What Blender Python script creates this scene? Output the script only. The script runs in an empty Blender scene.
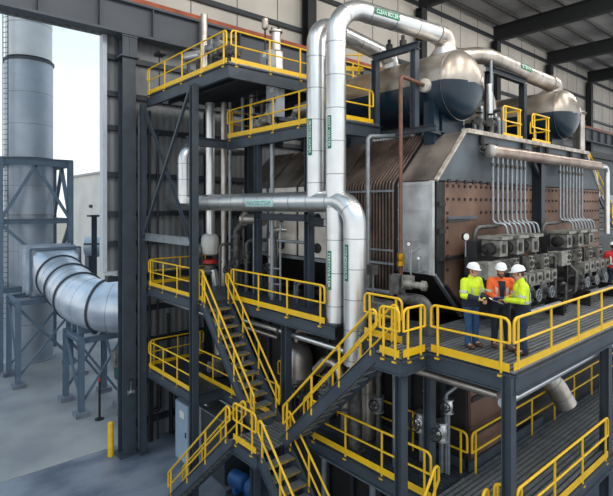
import bpy, math, random
from mathutils import Vector as V, Matrix
random.seed(7)
SC = bpy.context.scene
COL = SC.collection

# ---------------------------------------------------------------- camera
cd = bpy.data.cameras.new('camera')
cam = bpy.data.objects.new('camera', cd)
COL.objects.link(cam)
cam.location = (0, 0, 9.4)
cam.rotation_euler = (math.pi / 2, 0, math.radians(-41.02))
cd.sensor_width = 36
cd.lens = 28.79
cd.shift_y = -0.0685
cd.clip_end = 600
SC.camera = cam

# ---------------------------------------------------------------- sky, light, exposure
W = bpy.data.worlds.new('sky')
SC.world = W
W.use_nodes = True
nt = W.node_tree
nt.nodes.clear()
N = nt.nodes.new
tc = N('ShaderNodeTexCoord')
sep = N('ShaderNodeSeparateXYZ')
nt.links.new(tc.outputs['Generated'], sep.inputs[0])
ramp = N('ShaderNodeValToRGB')
cr = ramp.color_ramp
cr.elements[0].position = 0.0
cr.elements[0].color = (0.90, 0.92, 0.93, 1)
cr.elements[1].position = 0.55
cr.elements[1].color = (0.34, 0.55, 0.76, 1)
e = cr.elements.new(0.16)
e.color = (0.80, 0.87, 0.92, 1)
nt.links.new(sep.outputs['Z'], ramp.inputs[0])
noi = N('ShaderNodeTexNoise')
noi.inputs['Scale'].default_value = 3.2
noi.inputs['Detail'].default_value = 6
mp = N('ShaderNodeMapping')
mp.inputs['Scale'].default_value = (1, 1, 3)
nt.links.new(tc.outputs['Generated'], mp.inputs[0])
nt.links.new(mp.outputs[0], noi.inputs['Vector'])
r2 = N('ShaderNodeValToRGB')
r2.color_ramp.elements[0].position = 0.45
r2.color_ramp.elements[1].position = 0.68
nt.links.new(noi.outputs['Fac'], r2.inputs[0])
mx = N('ShaderNodeMixRGB')
mx.inputs['Color2'].default_value = (0.98, 0.98, 0.98, 1)
nt.links.new(r2.outputs[0], mx.inputs['Fac'])
nt.links.new(ramp.outputs[0], mx.inputs['Color1'])
bg = N('ShaderNodeBackground')
bg.inputs['Strength'].default_value = 1.0
nt.links.new(mx.outputs[0], bg.inputs['Color'])
out = N('ShaderNodeOutputWorld')
nt.links.new(bg.outputs[0], out.inputs[0])

# added fill lights under the roof, no fixtures, in rows over the aisle
for i, (x, y) in enumerate(((2, -4), (9, -5), (16, -5), (24, -4), (0, 4), (8, 2), (16, 1), (24, 2), (32, 4), (40, 6))):
    ld = bpy.data.lights.new('added_fill_light', 'POINT')
    ld.shadow_soft_size = 0.7
    ld.energy = 860
    ld.color = (1.0, 0.97, 0.92)
    lo = bpy.data.objects.new('added_fill_light', ld)
    COL.objects.link(lo)
    lo.location = (x, y, 21.6)

vs = SC.view_settings
vs.view_transform = 'Standard'
vs.look = 'None'
vs.gamma = 1
vs.use_curve_mapping = False
vs.exposure = 0.45


# ---------------------------------------------------------------- materials
def srgb(r, g, b):
    f = lambda c: c / 12.92 if c <= 0.04045 else ((c + 0.055) / 1.055) ** 2.4
    return (f(r / 255), f(g / 255), f(b / 255), 1)


def mat(name, rgb, rough=0.5, metal=0.0, amt=0.25, scale=3.0, rgb2=None, bump=0.0, stretch=(1, 1, 1), detail=5, bscale=None, sharp=None):
    m = bpy.data.materials.new(name)
    m.use_nodes = True
    t = m.node_tree
    b = t.nodes['Principled BSDF']
    c = srgb(*rgb)
    c2 = srgb(*rgb2) if rgb2 else tuple(x * (1 - amt) for x in c[:3]) + (1,)
    tc = t.nodes.new('ShaderNodeTexCoord')
    mp = t.nodes.new('ShaderNodeMapping')
    mp.inputs['Scale'].default_value = stretch
    t.links.new(tc.outputs['Object'], mp.inputs[0])
    n = t.nodes.new('ShaderNodeTexNoise')
    n.inputs['Scale'].default_value = scale
    n.inputs['Detail'].default_value = detail
    t.links.new(mp.outputs[0], n.inputs['Vector'])
    r = t.nodes.new('ShaderNodeValToRGB')
    r.color_ramp.elements[0].position, r.color_ramp.elements[1].position = sharp or (0.35, 0.68)
    r.color_ramp.elements[0].color = c
    r.color_ramp.elements[1].color = c2
    t.links.new(n.outputs['Fac'], r.inputs[0])
    t.links.new(r.outputs[0], b.inputs['Base Color'])
    b.inputs['Roughness'].default_value = rough
    b.inputs['Metallic'].default_value = metal
    if bump:
        n2 = t.nodes.new('ShaderNodeTexNoise')
        n2.inputs['Scale'].default_value = bscale or scale * 4
        t.links.new(mp.outputs[0], n2.inputs['Vector'])
        bp = t.nodes.new('ShaderNodeBump')
        bp.inputs['Strength'].default_value = bump
        bp.inputs['Distance'].default_value = 0.02
        t.links.new(n2.outputs['Fac'], bp.inputs['Height'])
        t.links.new(bp.outputs[0], b.inputs['Normal'])
    return m


def ribbed(name, rgb, rgb2, axis='X', pitch=0.3, rough=0.55, strength=0.6, metal=0.0):
    """profiled sheet metal: trapezoid ribs as bump along one axis, soft staining"""
    m = mat(name, rgb, rough, metal, rgb2=rgb2, scale=0.35)
    t = m.node_tree
    b = t.nodes['Principled BSDF']
    tc = t.nodes.new('ShaderNodeTexCoord')
    w = t.nodes.new('ShaderNodeTexWave')
    w.wave_type = 'BANDS'
    w.bands_direction = axis
    w.inputs['Scale'].default_value = 2 * math.pi / 20 / pitch
    t.links.new(tc.outputs['Object'], w.inputs['Vector'])
    bp = t.nodes.new('ShaderNodeBump')
    bp.inputs['Strength'].default_value = strength
    bp.inputs['Distance'].default_value = 0.05
    t.links.new(w.outputs['Fac'], bp.inputs['Height'])
    t.links.new(bp.outputs[0], b.inputs['Normal'])
    return m


STEEL = mat('blue_grey_painted_steel', (62, 71, 80), 0.5, 0.0, 0.3, 2.0)
HAZESTEEL = mat('haze_lightened_steel', (104, 122, 138), 0.5, 0.0, 0.2, 2.0)  # outdoor steel, colour lightened to stand in for haze and daylight
DARK = mat('dark_painted_steel', (46, 52, 59), 0.5, 0.0, 0.3, 2.0)
BLACK = mat('black_painted_steel', (32, 34, 36), 0.6, 0.0, 0.3, 2.0)
SEAM = mat('cladding_seam', (150, 152, 154), 0.4, 0.8, 0.2, 5)
GALV = mat('galvanised_steel', (150, 156, 160), 0.4, 0.5, 0.3, 6.0)
YEL = mat('yellow_safety_paint', (240, 190, 26), 0.42, 0.0, 0.14, 3.0)
ALU = mat('aluminium_cladding', (222, 223, 222), 0.31, 0.9, 0.12, 2.5, bump=0.05, bscale=3)
ALUD = mat('weathered_cladding', (205, 198, 190), 0.38, 0.85, rgb2=(160, 148, 136), scale=1.6, bump=0.05, bscale=4)
DRUMTOP = mat('drum_cladding', (176, 168, 158), 0.36, 0.75, rgb2=(140, 126, 112), scale=1.2, bump=0.05, bscale=4)
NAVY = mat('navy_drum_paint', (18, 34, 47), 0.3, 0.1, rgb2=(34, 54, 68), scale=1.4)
CASE = mat('grey_casing_plate', (206, 208, 208), 0.4, 0.4, rgb2=(150, 150, 148), scale=1.3, bump=0.05)
CASEB = mat('blue_grey_casing_plate', (92, 102, 108), 0.5, 0.25, rgb2=(70, 74, 78), scale=1.2)
CREAM = mat('pale_panel', (238, 232, 222), 0.5, 0.1, rgb2=(206, 194, 178), scale=1.3)
ROOFP = mat('weathered_roof_plate', (146, 136, 126), 0.5, 0.4, rgb2=(84, 76, 70), scale=1.2)
RUST = mat('rust_brown_panel', (124, 96, 80), 0.6, 0.1, rgb2=(88, 62, 48), scale=0.9)
RUSTP = mat('rust_primer_pipe', (120, 80, 61), 0.5, 0.1, rgb2=(92, 58, 44), scale=4)
TUBE = mat('brown_boiler_tube', (128, 108, 97), 0.4, 0.45, rgb2=(82, 68, 62), scale=2.0)
STUD = mat('dark_stud', (40, 30, 28), 0.6)
GRATE = mat('grating_bar', (142, 144, 146), 0.45, 0.5, 0.3, 4.0)
GRATED = mat('grating_gap', (52, 54, 57), 0.7)
CONC = mat('sealed_concrete', (132, 138, 147), 0.42, 0.0, rgb2=(88, 97, 111), scale=0.45, bump=0.02, detail=10, stretch=(1, 1.6, 1), sharp=(0.42, 0.6))
PAVE = mat('outdoor_concrete', (160, 159, 157), 0.7, 0.0, rgb2=(126, 128, 132), scale=0.4, detail=8)
SAND = mat('dry_ground', (196, 180, 158), 0.9, 0.0, rgb2=(170, 152, 128), scale=0.2)
ORANGE = mat('orange_rail_paint', (172, 84, 46), 0.55, 0.1, rgb2=(128, 62, 40), scale=2)
STACK = mat('stack_steel', (176, 184, 192), 0.45, 0.45, rgb2=(150, 160, 170), scale=0.6)
STACKW = mat('stack_steel_pale', (214, 214, 212), 0.45, 0.35, rgb2=(190, 192, 194), scale=0.6)
DUCTM = mat('duct_cladding', (214, 220, 226), 0.33, 0.6, rgb2=(178, 188, 200), scale=1.2, bump=0.04)
CABM = mat('light_cabinet_paint', (160, 176, 192), 0.4, 0.0, 0.12, 2)
BOXM = mat('grey_box_paint', (150, 148, 140), 0.45, 0.2, rgb2=(78, 74, 68), scale=4)
IRON = mat('grey_cast_iron', (104, 103, 100), 0.5, 0.45, rgb2=(66, 64, 62), scale=7)
IROND = mat('dark_cast_iron', (52, 50, 48), 0.5, 0.4, rgb2=(34, 32, 31), scale=7)
BLUEM = mat('blue_motor_paint', (38, 84, 140), 0.4, 0.1, 0.3, 4)
REDP = mat('red_paint', (182, 42, 36), 0.45, 0.0, 0.2, 5)
BRASS = mat('brass', (196, 150, 40), 0.35, 0.8, 0.2, 5)
GREEN = mat('green_label', (16, 110, 78), 0.5, 0.0, 0.05)
MINT = mat('pale_green_label', (190, 222, 214), 0.5, 0.0, 0.05)
WHITE = mat('white_lettering', (236, 240, 238), 0.5, 0.0, 0.03)
DIAL = mat('white_dial', (226, 226, 220), 0.4, 0.0, 0.05)
WALLM = ribbed('wall_sheet', (132, 134, 134), (114, 117, 118), 'X', 0.28)
WALLU = mat('upper_wall_panel', (196, 190, 180), 0.6, 0.0, rgb2=(178, 172, 163), scale=0.4)
WALLX = mat('jamb_trim', (190, 196, 202), 0.5, 0.1, 0.1)
ROOFM = ribbed('roof_sheet', (178, 176, 172), (150, 148, 146), 'X', 0.5)
FARW = ribbed('far_wall_sheet', (222, 216, 206), (206, 200, 192), 'X', 0.6, strength=0.3)
# clothing and skin
SKIN = mat('skin', (196, 146, 118), 0.5, 0.0, 0.12, 8)
HIVY = mat('hi_vis_yellow_cloth', (212, 235, 40), 0.75, 0.0, rgb2=(190, 214, 30), scale=9, bump=0.3, bscale=14)
HIVO = mat('hi_vis_orange_cloth', (240, 106, 42), 0.75, 0.0, rgb2=(214, 86, 34), scale=9, bump=0.3, bscale=14)
STRIPE = mat('silver_reflective_tape', (186, 188, 176), 0.4, 0.2, 0.1, 10)
NAVYC = mat('navy_cloth', (30, 38, 56), 0.85, 0.0, 0.3, 9, bump=0.3, bscale=14)
JEAN = mat('blue_denim', (46, 82, 118), 0.85, 0.0, rgb2=(32, 60, 92), scale=7, bump=0.3, bscale=14)
JEAND = mat('dark_denim', (36, 56, 82), 0.85, 0.0, rgb2=(26, 40, 62), scale=7, bump=0.3, bscale=14)
BOOT = mat('brown_leather', (92, 66, 50), 0.6, 0.0, 0.3, 9)
HAT = mat('white_helmet_plastic', (240, 240, 238), 0.3, 0.0, 0.04, 4)
HAIR = mat('brown_hair', (58, 42, 34), 0.7, 0.0, 0.3, 20)
EYE = mat('dark_eye', (30, 24, 22), 0.3)
REDC = mat('red_cloth', (196, 34, 40), 0.8, 0.0, 0.2, 9, bump=0.3, bscale=14)
BLUEF = mat('blue_folder', (40, 62, 110), 0.5, 0.0, 0.1)
PAPER = mat('white_paper', (232, 232, 228), 0.7, 0.0, 0.04)


# ---------------------------------------------------------------- mesh helpers
def fillet(pts, R, n=7):
    pts = [V(p) for p in pts]
    o = [pts[0]]
    for i in range(1, len(pts) - 1):
        a, b, c = pts[i - 1], pts[i], pts[i + 1]
        d1, d2 = (a - b), (c - b)
        l1, l2 = d1.length, d2.length
        d1.normalize(); d2.normalize()
        ang = d1.angle(d2)
        if ang > 3.10:
            o.append(b); continue
        k = min(R / math.tan(ang / 2), l1 * 0.49, l2 * 0.49)
        r = k * math.tan(ang / 2)
        ctr = b + (d1 + d2).normalized() * (r / math.sin(ang / 2))
        s, e_ = b + d1 * k - ctr, b + d2 * k - ctr
        tot = s.angle(e_)
        ax = s.cross(e_)
        if ax.length < 1e-9:
            o.append(b); continue
        ax.normalize()
        for j in range(n + 1):
            o.append(ctr + Matrix.Rotation(tot * j / n, 3, ax) @ s)
    o.append(pts[-1])
    return o


class MB:
    def __init__(s):
        s.v, s.f, s.m = [], [], []

    def add(s, vs, fs, mi=0):
        k = len(s.v)
        s.v += [tuple(p) for p in vs]
        for f in fs:
            s.f.append(tuple(i + k for i in f))
            s.m.append(mi)
        return s

    def box(s, x0, x1, y0, y1, z0, z1, mi=0):
        vs = [(x, y, z) for z in (z0, z1) for y in (y0, y1) for x in (x0, x1)]
        return s.add(vs, [(0, 2, 3, 1), (4, 5, 7, 6), (0, 1, 5, 4), (2, 6, 7, 3), (0, 4, 6, 2), (1, 3, 7, 5)], mi)

    def frame_of(s, p, q, up=None):
        d = (V(q) - V(p)).normalized()
        u = V(up) if up else (V((0, 0, 1)) if abs(d.z) < 0.95 else V((1, 0, 0)))
        a = d.cross(u).normalized()
        b = a.cross(d).normalized()
        return d, a, b

    def prof(s, pr, p, q, up=None, mi=0):
        d, a, b = s.frame_of(p, q, up)
        n = len(pr)
        vs = [V(e_) + a * x + b * y for e_ in (p, q) for x, y in pr]
        fs = [(i, (i + 1) % n, n + (i + 1) % n, n + i) for i in range(n)]
        fs += [tuple(range(n))[::-1], tuple(range(n, 2 * n))]
        return s.add(vs, fs, mi)

    def bar(s, p, q, w, h, up=None, mi=0):
        return s.prof([(-w / 2, -h / 2), (w / 2, -h / 2), (w / 2, h / 2), (-w / 2, h / 2)], p, q, up, mi)

    def ibeam(s, p, q, w, h, up=None, mi=0, tf=None, tw=None):
        tf = tf or max(0.014, h * 0.07)
        tw = tw or max(0.012, w * 0.08)
        a, b, c = w / 2, h / 2, tw / 2
        return s.prof([(-a, -b), (a, -b), (a, -b + tf), (c, -b + tf), (c, b - tf), (a, b - tf), (a, b), (-a, b), (-a, b - tf), (-c, b - tf), (-c, -b + tf), (-a, -b + tf)], p, q, up, mi)

    def tube(s, pts, r, n=12, R=None, mi=0, cap=True, k=7):
        P = fillet(pts, R, k) if R else [V(p) for p in pts]
        rs = r if isinstance(r, (list, tuple)) else [r] * len(P)
        t0 = (P[1] - P[0]).normalized()
        ref = V((0, 0, 1)) if abs(t0.z) < 0.9 else V((1, 0, 0))
        a = t0.cross(ref).normalized()
        vs, prev = [], t0
        for i, p in enumerate(P):
            t = ((P[min(i + 1, len(P) - 1)] - p).normalized() + (p - P[max(i - 1, 0)]).normalized())
            t = t.normalized() if t.length > 1e-6 else prev
            ax = prev.cross(t)
            if ax.length > 1e-7:
                a = Matrix.Rotation(prev.angle(t), 3, ax.normalized()) @ a
            a = (a - t * a.dot(t)).normalized()
            b = t.cross(a)
            prev = t
            # keep the section true through a mitred corner
            for j in range(n):
                w = 2 * math.pi * j / n
                vs.append(p + (a * math.cos(w) + b * math.sin(w)) * rs[i])
        fs = []
        for i in range(len(P) - 1):
            for j in range(n):
                fs.append((i * n + j, i * n + (j + 1) % n, (i + 1) * n + (j + 1) % n, (i + 1) * n + j))
        if cap:
            fs.append(tuple(range(n))[::-1])
            fs.append(tuple((len(P) - 1) * n + j for j in range(n)))
        return s.add(vs, fs, mi)

    def rings(s, pts, r, step, R=None, w=0.03, n=24, mi=0, off=0.5):
        """thin seam bands along a pipe every step metres"""
        P = fillet(pts, R, 10) if R else [V(p) for p in pts]
        dist = step * off
        for a, b in zip(P, P[1:]):
            L = (b - a).length
            while dist < L:
                d = (b - a).normalized()
                c = a + d * dist
                s.tube([c - d * w / 2, c + d * w / 2], r, n, mi=mi)
                dist += step
            dist -= L
        return s

    def lathe(s, base, axis, pr, n=20, mi=0):
        """pr: list of (radius, height along axis)"""
        d = V(axis).normalized()
        ref = V((0, 0, 1)) if abs(d.z) < 0.9 else V((1, 0, 0))
        a = d.cross(ref).normalized()
        b = d.cross(a)
        vs = []
        for r, h in pr:
            for j in range(n):
                w = 2 * math.pi * j / n
                vs.append(V(base) + d * h + (a * math.cos(w) + b * math.sin(w)) * max(r, 1e-4))
        fs = []
        for i in range(len(pr) - 1):
            for j in range(n):
                fs.append((i * n + j, i * n + (j + 1) % n, (i + 1) * n + (j + 1) % n, (i + 1) * n + j))
        fs.append(tuple(range(n))[::-1])
        fs.append(tuple((len(pr) - 1) * n + j for j in range(n)))
        return s.add(vs, fs, mi)

    def ball(s, c, rx, ry=None, rz=None, n=12, mi=0):
        ry = ry or rx; rz = rz or rx
        m = n // 2 + 1
        vs = []
        for i in range(1, m):
            t = math.pi * i / m
            for j in range(n):
                w = 2 * math.pi * j / n
                vs.append((c[0] + rx * math.sin(t) * math.cos(w), c[1] + ry * math.sin(t) * math.sin(w), c[2] + rz * math.cos(t)))
        k = len(vs)
        vs += [(c[0], c[1], c[2] + rz), (c[0], c[1], c[2] - rz)]
        fs = []
        for i in range(m - 2):
            for j in range(n):
                fs.append((i * n + j, (i + 1) * n + j, (i + 1) * n + (j + 1) % n, i * n + (j + 1) % n))
        for j in range(n):
            fs.append((k, j, (j + 1) % n))
            fs.append((k + 1, (m - 2) * n + (j + 1) % n, (m - 2) * n + j))
        return s.add(vs, fs, mi)

    def wheel(s, c, axis, r, t=0.02, mi=0, spokes=3, n=16):
        """hand wheel: rim, spokes, hub"""
        d = V(axis).normalized()
        ref = V((0, 0, 1)) if abs(d.z) < 0.9 else V((1, 0, 0))
        a = d.cross(ref).normalized(); b = d.cross(a)
        pts = [V(c) + (a * math.cos(2 * math.pi * j / n) + b * math.sin(2 * math.pi * j / n)) * r for j in range(n + 1)]
        s.tube(pts, t, 6, mi=mi, cap=False)
        for k in range(spokes):
            w = math.pi * k / spokes
            q = (a * math.cos(w) + b * math.sin(w)) * r
            s.tube([V(c) - q, V(c) + q], t * 0.7, 5, mi=mi)
        s.lathe(V(c) - d * t * 1.5, d, [(t * 2, 0), (t * 2, t * 3)], 8, mi)
        return s

    def build(s, name, mats, parent=None, label=None, cat=None, group=None, kind=None, smooth=True, org=None):
        if not isinstance(mats, (list, tuple)):
            mats = [mats]
        me = bpy.data.meshes.new(name)
        if parent is not None:
            o0 = WL[parent]
        elif org is not None:
            o0 = V(org)
        else:
            lo = [min(p[i] for p in s.v) for i in range(3)]
            hi = [max(p[i] for p in s.v) for i in range(3)]
            o0 = V(((lo[0] + hi[0]) / 2, (lo[1] + hi[1]) / 2, lo[2]))
        me.from_pydata([(p[0] - o0.x, p[1] - o0.y, p[2] - o0.z) for p in s.v], [], s.f)
        for m in mats:
            me.materials.append(m)
        me.polygons.foreach_set('material_index', s.m)
        if smooth:
            me.polygons.foreach_set('use_smooth', [True] * len(me.polygons))
            me.set_sharp_from_angle(angle=math.radians(38))
        me.update()
        o = bpy.data.objects.new(name, me)
        COL.objects.link(o)
        if parent is None:
            o.location = o0
        else:
            o.parent = parent
        WL[o] = o0
        tag(o, label, cat, group, kind)
        return o


WL = {}


def tag(o, label=None, cat=None, group=None, kind=None):
    if label: o['label'] = label
    if cat: o['category'] = cat
    if group: o['group'] = group
    if kind: o['kind'] = kind


def thing(name, label, cat, loc, group=None):
    o = bpy.data.objects.new(name, None)
    o.empty_display_size = 0.2
    COL.objects.link(o)
    o.location = loc
    WL[o] = V(loc)
    tag(o, label, cat, group)
    return o


def struct(name, mb, m, smooth=False):
    return mb.build(name, m, kind='structure', smooth=smooth)


def letters(text, size):
    """outline text as a flat mesh in u,v centred on 0"""
    cu = bpy.data.curves.new('lettering', 'FONT')
    cu.body = text
    cu.size = size
    cu.align_x = 'CENTER'
    cu.align_y = 'CENTER'
    cu.resolution_u = 2
    ob = bpy.data.objects.new('lettering', cu)
    COL.objects.link(ob)
    bpy.context.view_layer.update()
    me = bpy.data.meshes.new_from_object(ob.evaluated_get(bpy.context.evaluated_depsgraph_get()))
    vs = [(v.co.x, v.co.y) for v in me.vertices]
    fs = [tuple(p.vertices) for p in me.polygons]
    bpy.data.objects.remove(ob)
    bpy.data.curves.remove(cu)
    bpy.data.meshes.remove(me)
    return vs, fs


def pipe_label(parent, text, c, d, n, r, L, h, m=None, ink=None, band=False):
    """wrap-round marker on a pipe: c on the axis, d reading direction, n the way it faces"""
    d = V(d).normalized()
    n = V(n); n = (n - d * n.dot(d)).normalized()
    b = n.cross(d)
    def at(u, v, e_):
        w = v / r
        return V(c) + d * u + (n * math.cos(w) + b * math.sin(w)) * (r + e_)
    mb = MB()
    K = 8
    vs = []
    for u in (-L / 2, L / 2):
        for i in range(K + 1):
            vs.append(at(u, h * (i / K - 0.5), 0.008))
    for u in (-L / 2, L / 2):
        for i in range(K + 1):
            vs.append(at(u, h * (i / K - 0.5), -0.004))
    q = K + 1
    fs = [(i, i + 1, q + i + 1, q + i) for i in range(K)] + [(2 * q + i + 1, 2 * q + i, 3 * q + i, 3 * q + i + 1) for i in range(K)]
    fs += [(0, q, 3 * q, 2 * q), (K, 2 * q + K, 3 * q + K, q + K)]
    fs += [(i + 1, i, 2 * q + i, 2 * q + i + 1) for i in range(K)] + [(q + i, q + i + 1, 3 * q + i + 1, 3 * q + i) for i in range(K)]
    mb.add(vs, fs)
    lb = mb.build('pipe_label', m or GREEN, parent, label='green pipe marker' if not m else 'pale green pipe marker')
    vs, fs = letters(text, 1.0)
    us = [p[0] for p in vs]; ws = [p[1] for p in vs]
    k = 0.88 * L / (max(us) - min(us)); kv = 0.60 * h / (max(ws) - min(ws))
    u0 = (max(us) + min(us)) / 2; w0 = (max(ws) + min(ws)) / 2
    if band:
        k *= 0.9
    t = MB().add([at((u - u0) * k, (w - w0) * kv, 0.012) for u, w in vs], fs)
    t.build('lettering', ink or WHITE, lb if False else parent, label='white lettering' if not ink else 'dark green lettering')
    return lb


# ---------------------------------------------------------------- generic plant builders
def column(p, z0, z1, label, w=0.26, m=None, up=(0, 1, 0), group=None, plate=True):
    t = thing('steel_column', label, 'column', (p[0], p[1], z0), group)
    b = MB().ibeam((p[0], p[1], z0 + (0.03 if plate else 0)), (p[0], p[1], z1), w, w, up, tf=w * 0.09, tw=w * 0.07)
    b.build('shaft', m or STEEL, t, smooth=False)
    if plate:
        q = MB().box(p[0] - w * 0.8, p[0] + w * 0.8, p[1] - w * 0.8, p[1] + w * 0.8, z0, z0 + 0.03)
        for sx in (-1, 1):
            for sy in (-1, 1):
                q.lathe((p[0] + sx * w * 0.65, p[1] + sy * w * 0.65, z0 + 0.03), (0, 0, 1), [(0.018, 0), (0.018, 0.05)], 6)
        q.build('base_plate', m or STEEL, t, smooth=False)
    return t


def beam(p, q, w, h, label, m=None, cat='beam', name='steel_beam', up=None, group=None):
    return MB().ibeam(p, q, w, h, up).build(name, m or STEEL, None, label, cat, group, smooth=False)


def brace(p, q, label, m=None, w=0.09, group=None):
    b = MB()
    b.prof([(-w / 2, -w / 2), (w / 2, -w / 2), (w / 2, -w / 2 + 0.02), (-w / 2 + 0.02, -w / 2 + 0.02), (-w / 2 + 0.02, w / 2), (-w / 2, w / 2)], p, q)
    return b.build('diagonal_brace', m or STEEL, None, label, 'brace', group, smooth=False)


def railing(pts, label, spacing=1.35, toe=True, ends=(True, True), m=None, hgt=0.95, toeside=0.0, name='guard_rail'):
    """yellow guard rail along a deck edge: rounded end loops, posts, toe board"""
    m = m or YEL
    P = [V(p) for p in pts]
    t = thing(name, label, 'railing', P[0])
    up = V((0, 0, 1))
    mid = hgt * 0.53
    path = [p + up * hgt for p in P]
    if ends[0]:
        path = [P[0] + up * mid] + path
    if ends[1]:
        path = path + [P[-1] + up * mid]
    MB().tube(path, 0.027, 10, R=0.12, k=5).build('top_rail', m, t)
    MB().tube([p + up * mid for p in P], 0.024, 8, R=0.08, k=4).build('mid_rail', m, t)
    for a, b in zip(P, P[1:]):
        L = (b - a).length
        ins = min(0.16, L * 0.2)
        n = max(1, round((L - 2 * ins) / spacing))
        for i in range(n + 1):
            c = a + (b - a).normalized() * (ins + (L - 2 * ins) * i / n)
            q = MB().tube([c - up * 0.12, c + up * hgt], 0.027, 8)
            q.box(c.x - 0.05, c.x + 0.05, c.y - 0.05, c.y + 0.05, c.z - 0.14, c.z - 0.1)
            q.build('post', m, t)
        if toe:
            MB().bar(a + up * 0.06, b + up * 0.05, 0.014, 0.15).build('toe_board', m, t, smooth=False)
    return t


def deck(name, label, rects, z, along='X', edges=(), joists=True, eh=0.3, pitch=0.115, em=None, gm=None, under=None):
    """grating platform: bars over a dark gap layer, edge channels, joists"""
    x0 = min(r[0] for r in rects); y0 = min(r[2] for r in rects)
    t = thing(name, label, 'platform', (x0, y0, z - eh))
    g = MB()
    for (a, b, c, d) in rects:
        g.box(a, b, c, d, z - 0.06, z - 0.035, 1)
        if along == 'X':
            n = int((d - c) / pitch)
            for i in range(n):
                y = c + (d - c) * (i + 0.5) / n
                g.box(a, b, y - pitch * 0.33, y + pitch * 0.33, z - 0.035, z)
        else:
            n = int((b - a) / pitch)
            for i in range(n):
                x = a + (b - a) * (i + 0.5) / n
                g.box(x - pitch * 0.33, x + pitch * 0.33, c, d, z - 0.035, z)
    g.build('grating', [gm or GRATE, GRATED], t, smooth=False)
    for (p, q) in edges:
        p, q = V(p), V(q)
        MB().ibeam(p + V((0, 0, z - 0.07 - eh / 2)), q + V((0, 0, z - 0.07 - eh / 2)), 0.12, eh).build('edge_beam', em or STEEL, t, smooth=False)
    if joists:
        for (a, b, c, d) in rects:
            if d - c > b - a:
                n = max(1, int((d - c) / 1.6))
                for i in range(n):
                    y = c + (d - c) * (i + 0.5) / n
                    MB().ibeam((a + 0.08, y, z - 0.17), (b - 0.08, y, z - 0.17), 0.09, 0.2).build('joist', DARK, t, smooth=False)
            else:
                n = max(1, int((b - a) / 1.6))
                for i in range(n):
                    x = a + (b - a) * (i + 0.5) / n
                    MB().ibeam((x, c + 0.08, z - 0.17), (x, d - 0.08, z - 0.17), 0.09, 0.2).build('joist', DARK, t, smooth=False)
    return t


def stair(label, a, b, ya, za, yb, zb, axis='Y', rail_label=None, sides=(1, 1), posts=4):
    """stair flight between (ya, za) top and (yb, zb) bottom; a..b is the lane across"""
    def P(w, l, z):
        return V((w, l, z)) if axis == 'Y' else V((l, w, z))
    t = thing('steel_stair', label, 'stairs', P((a + b) / 2, yb, zb))
    rise = za - zb
    n = round(rise / 0.24)
    for w in (a + 0.02, b - 0.02):
        p, q = P(w, ya, za - 0.06), P(w, yb, zb + 0.02)
        MB().ibeam(p, q, 0.07, 0.28).build('stringer', STEEL, t, smooth=False)
    for i in range(1, n):
        k = i / n
        y = ya + (yb - ya) * k
        z = za - rise * k
        s = 1 if yb > ya else -1
        g = MB()
        dpt = 0.27
        lo, hi = sorted((y - s * dpt * 0.5, y + s * dpt * 0.5))
        nose = y + s * dpt * 0.5
        n0, n1 = sorted((nose, nose + s * 0.02))
        for (l0, l1, zz0, zz1, mi) in ((lo, hi, z - 0.035, z, 0), (n0, n1, z - 0.05, z + 0.002, 1)):
            if axis == 'Y':
                g.box(a + 0.06, b - 0.06, l0, l1, zz0, zz1, mi)
            else:
                g.box(l0, l1, a + 0.06, b - 0.06, zz0, zz1, mi)
        g.build('tread', [GRATE, NOSE], t, smooth=False)
    for sd, w, nm in ((sides[0], a + 0.02, 0), (sides[1], b - 0.02, 1)):
        if not sd:
            continue
        r = thing('stair_handrail', rail_label[nm], 'handrail', P(w, yb, zb))
        top, bot = P(w, ya, za), P(w, yb, zb)
        up = V((0, 0, 1))
        H, M_ = 0.95, 0.5
        MB().tube([top + up * M_, top + up * H, bot + up * H, bot + up * M_], 0.03, 10, R=0.12, k=5).build('top_rail', YEL, r)
        MB().tube([top + up * M_, bot + up * M_], 0.026, 8).build('mid_rail', YEL, r)
        for i in range(posts):
            c = top.lerp(bot, 0.05 + 0.9 * i / (posts - 1))
            MB().tube([c + up * 0.0, c + up * H], 0.029, 8).build('post', YEL, r)
    return t


NOSE = mat('worn_yellow_nosing', (164, 134, 52), 0.6, 0.0, rgb2=(88, 82, 64), scale=9)


def pipe(pts, r, label, m=None, R=None, seams=None, name='pipe', group=None, flanges=(), n=16, cat='pipe', hang=None):
    m = m or ALU
    R = R if R is not None else r * 3
    t = thing(name, label, cat, pts[0], group)
    q = MB().tube(pts, r, n, R=R, k=9)
    if seams:
        q.rings(pts, r * 1.01 + 0.0015, seams, R=R, w=0.02, n=n, mi=1)
    q.build('pipe_run', [m, SEAM], t)
    for (hx, hy, hz, top) in (hang or ()):
        MB().tube([(hx, hy, hz), (hx, hy, top)], 0.014, 6).build('hanger', DARK, t)
    for (c, d) in flanges:
        d = V(d).normalized()
        MB().lathe(V(c) - d * 0.03, d, [(r * 1.55, 0), (r * 1.55, 0.06)], 16).build('flange', IRON, t)
    return t


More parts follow.
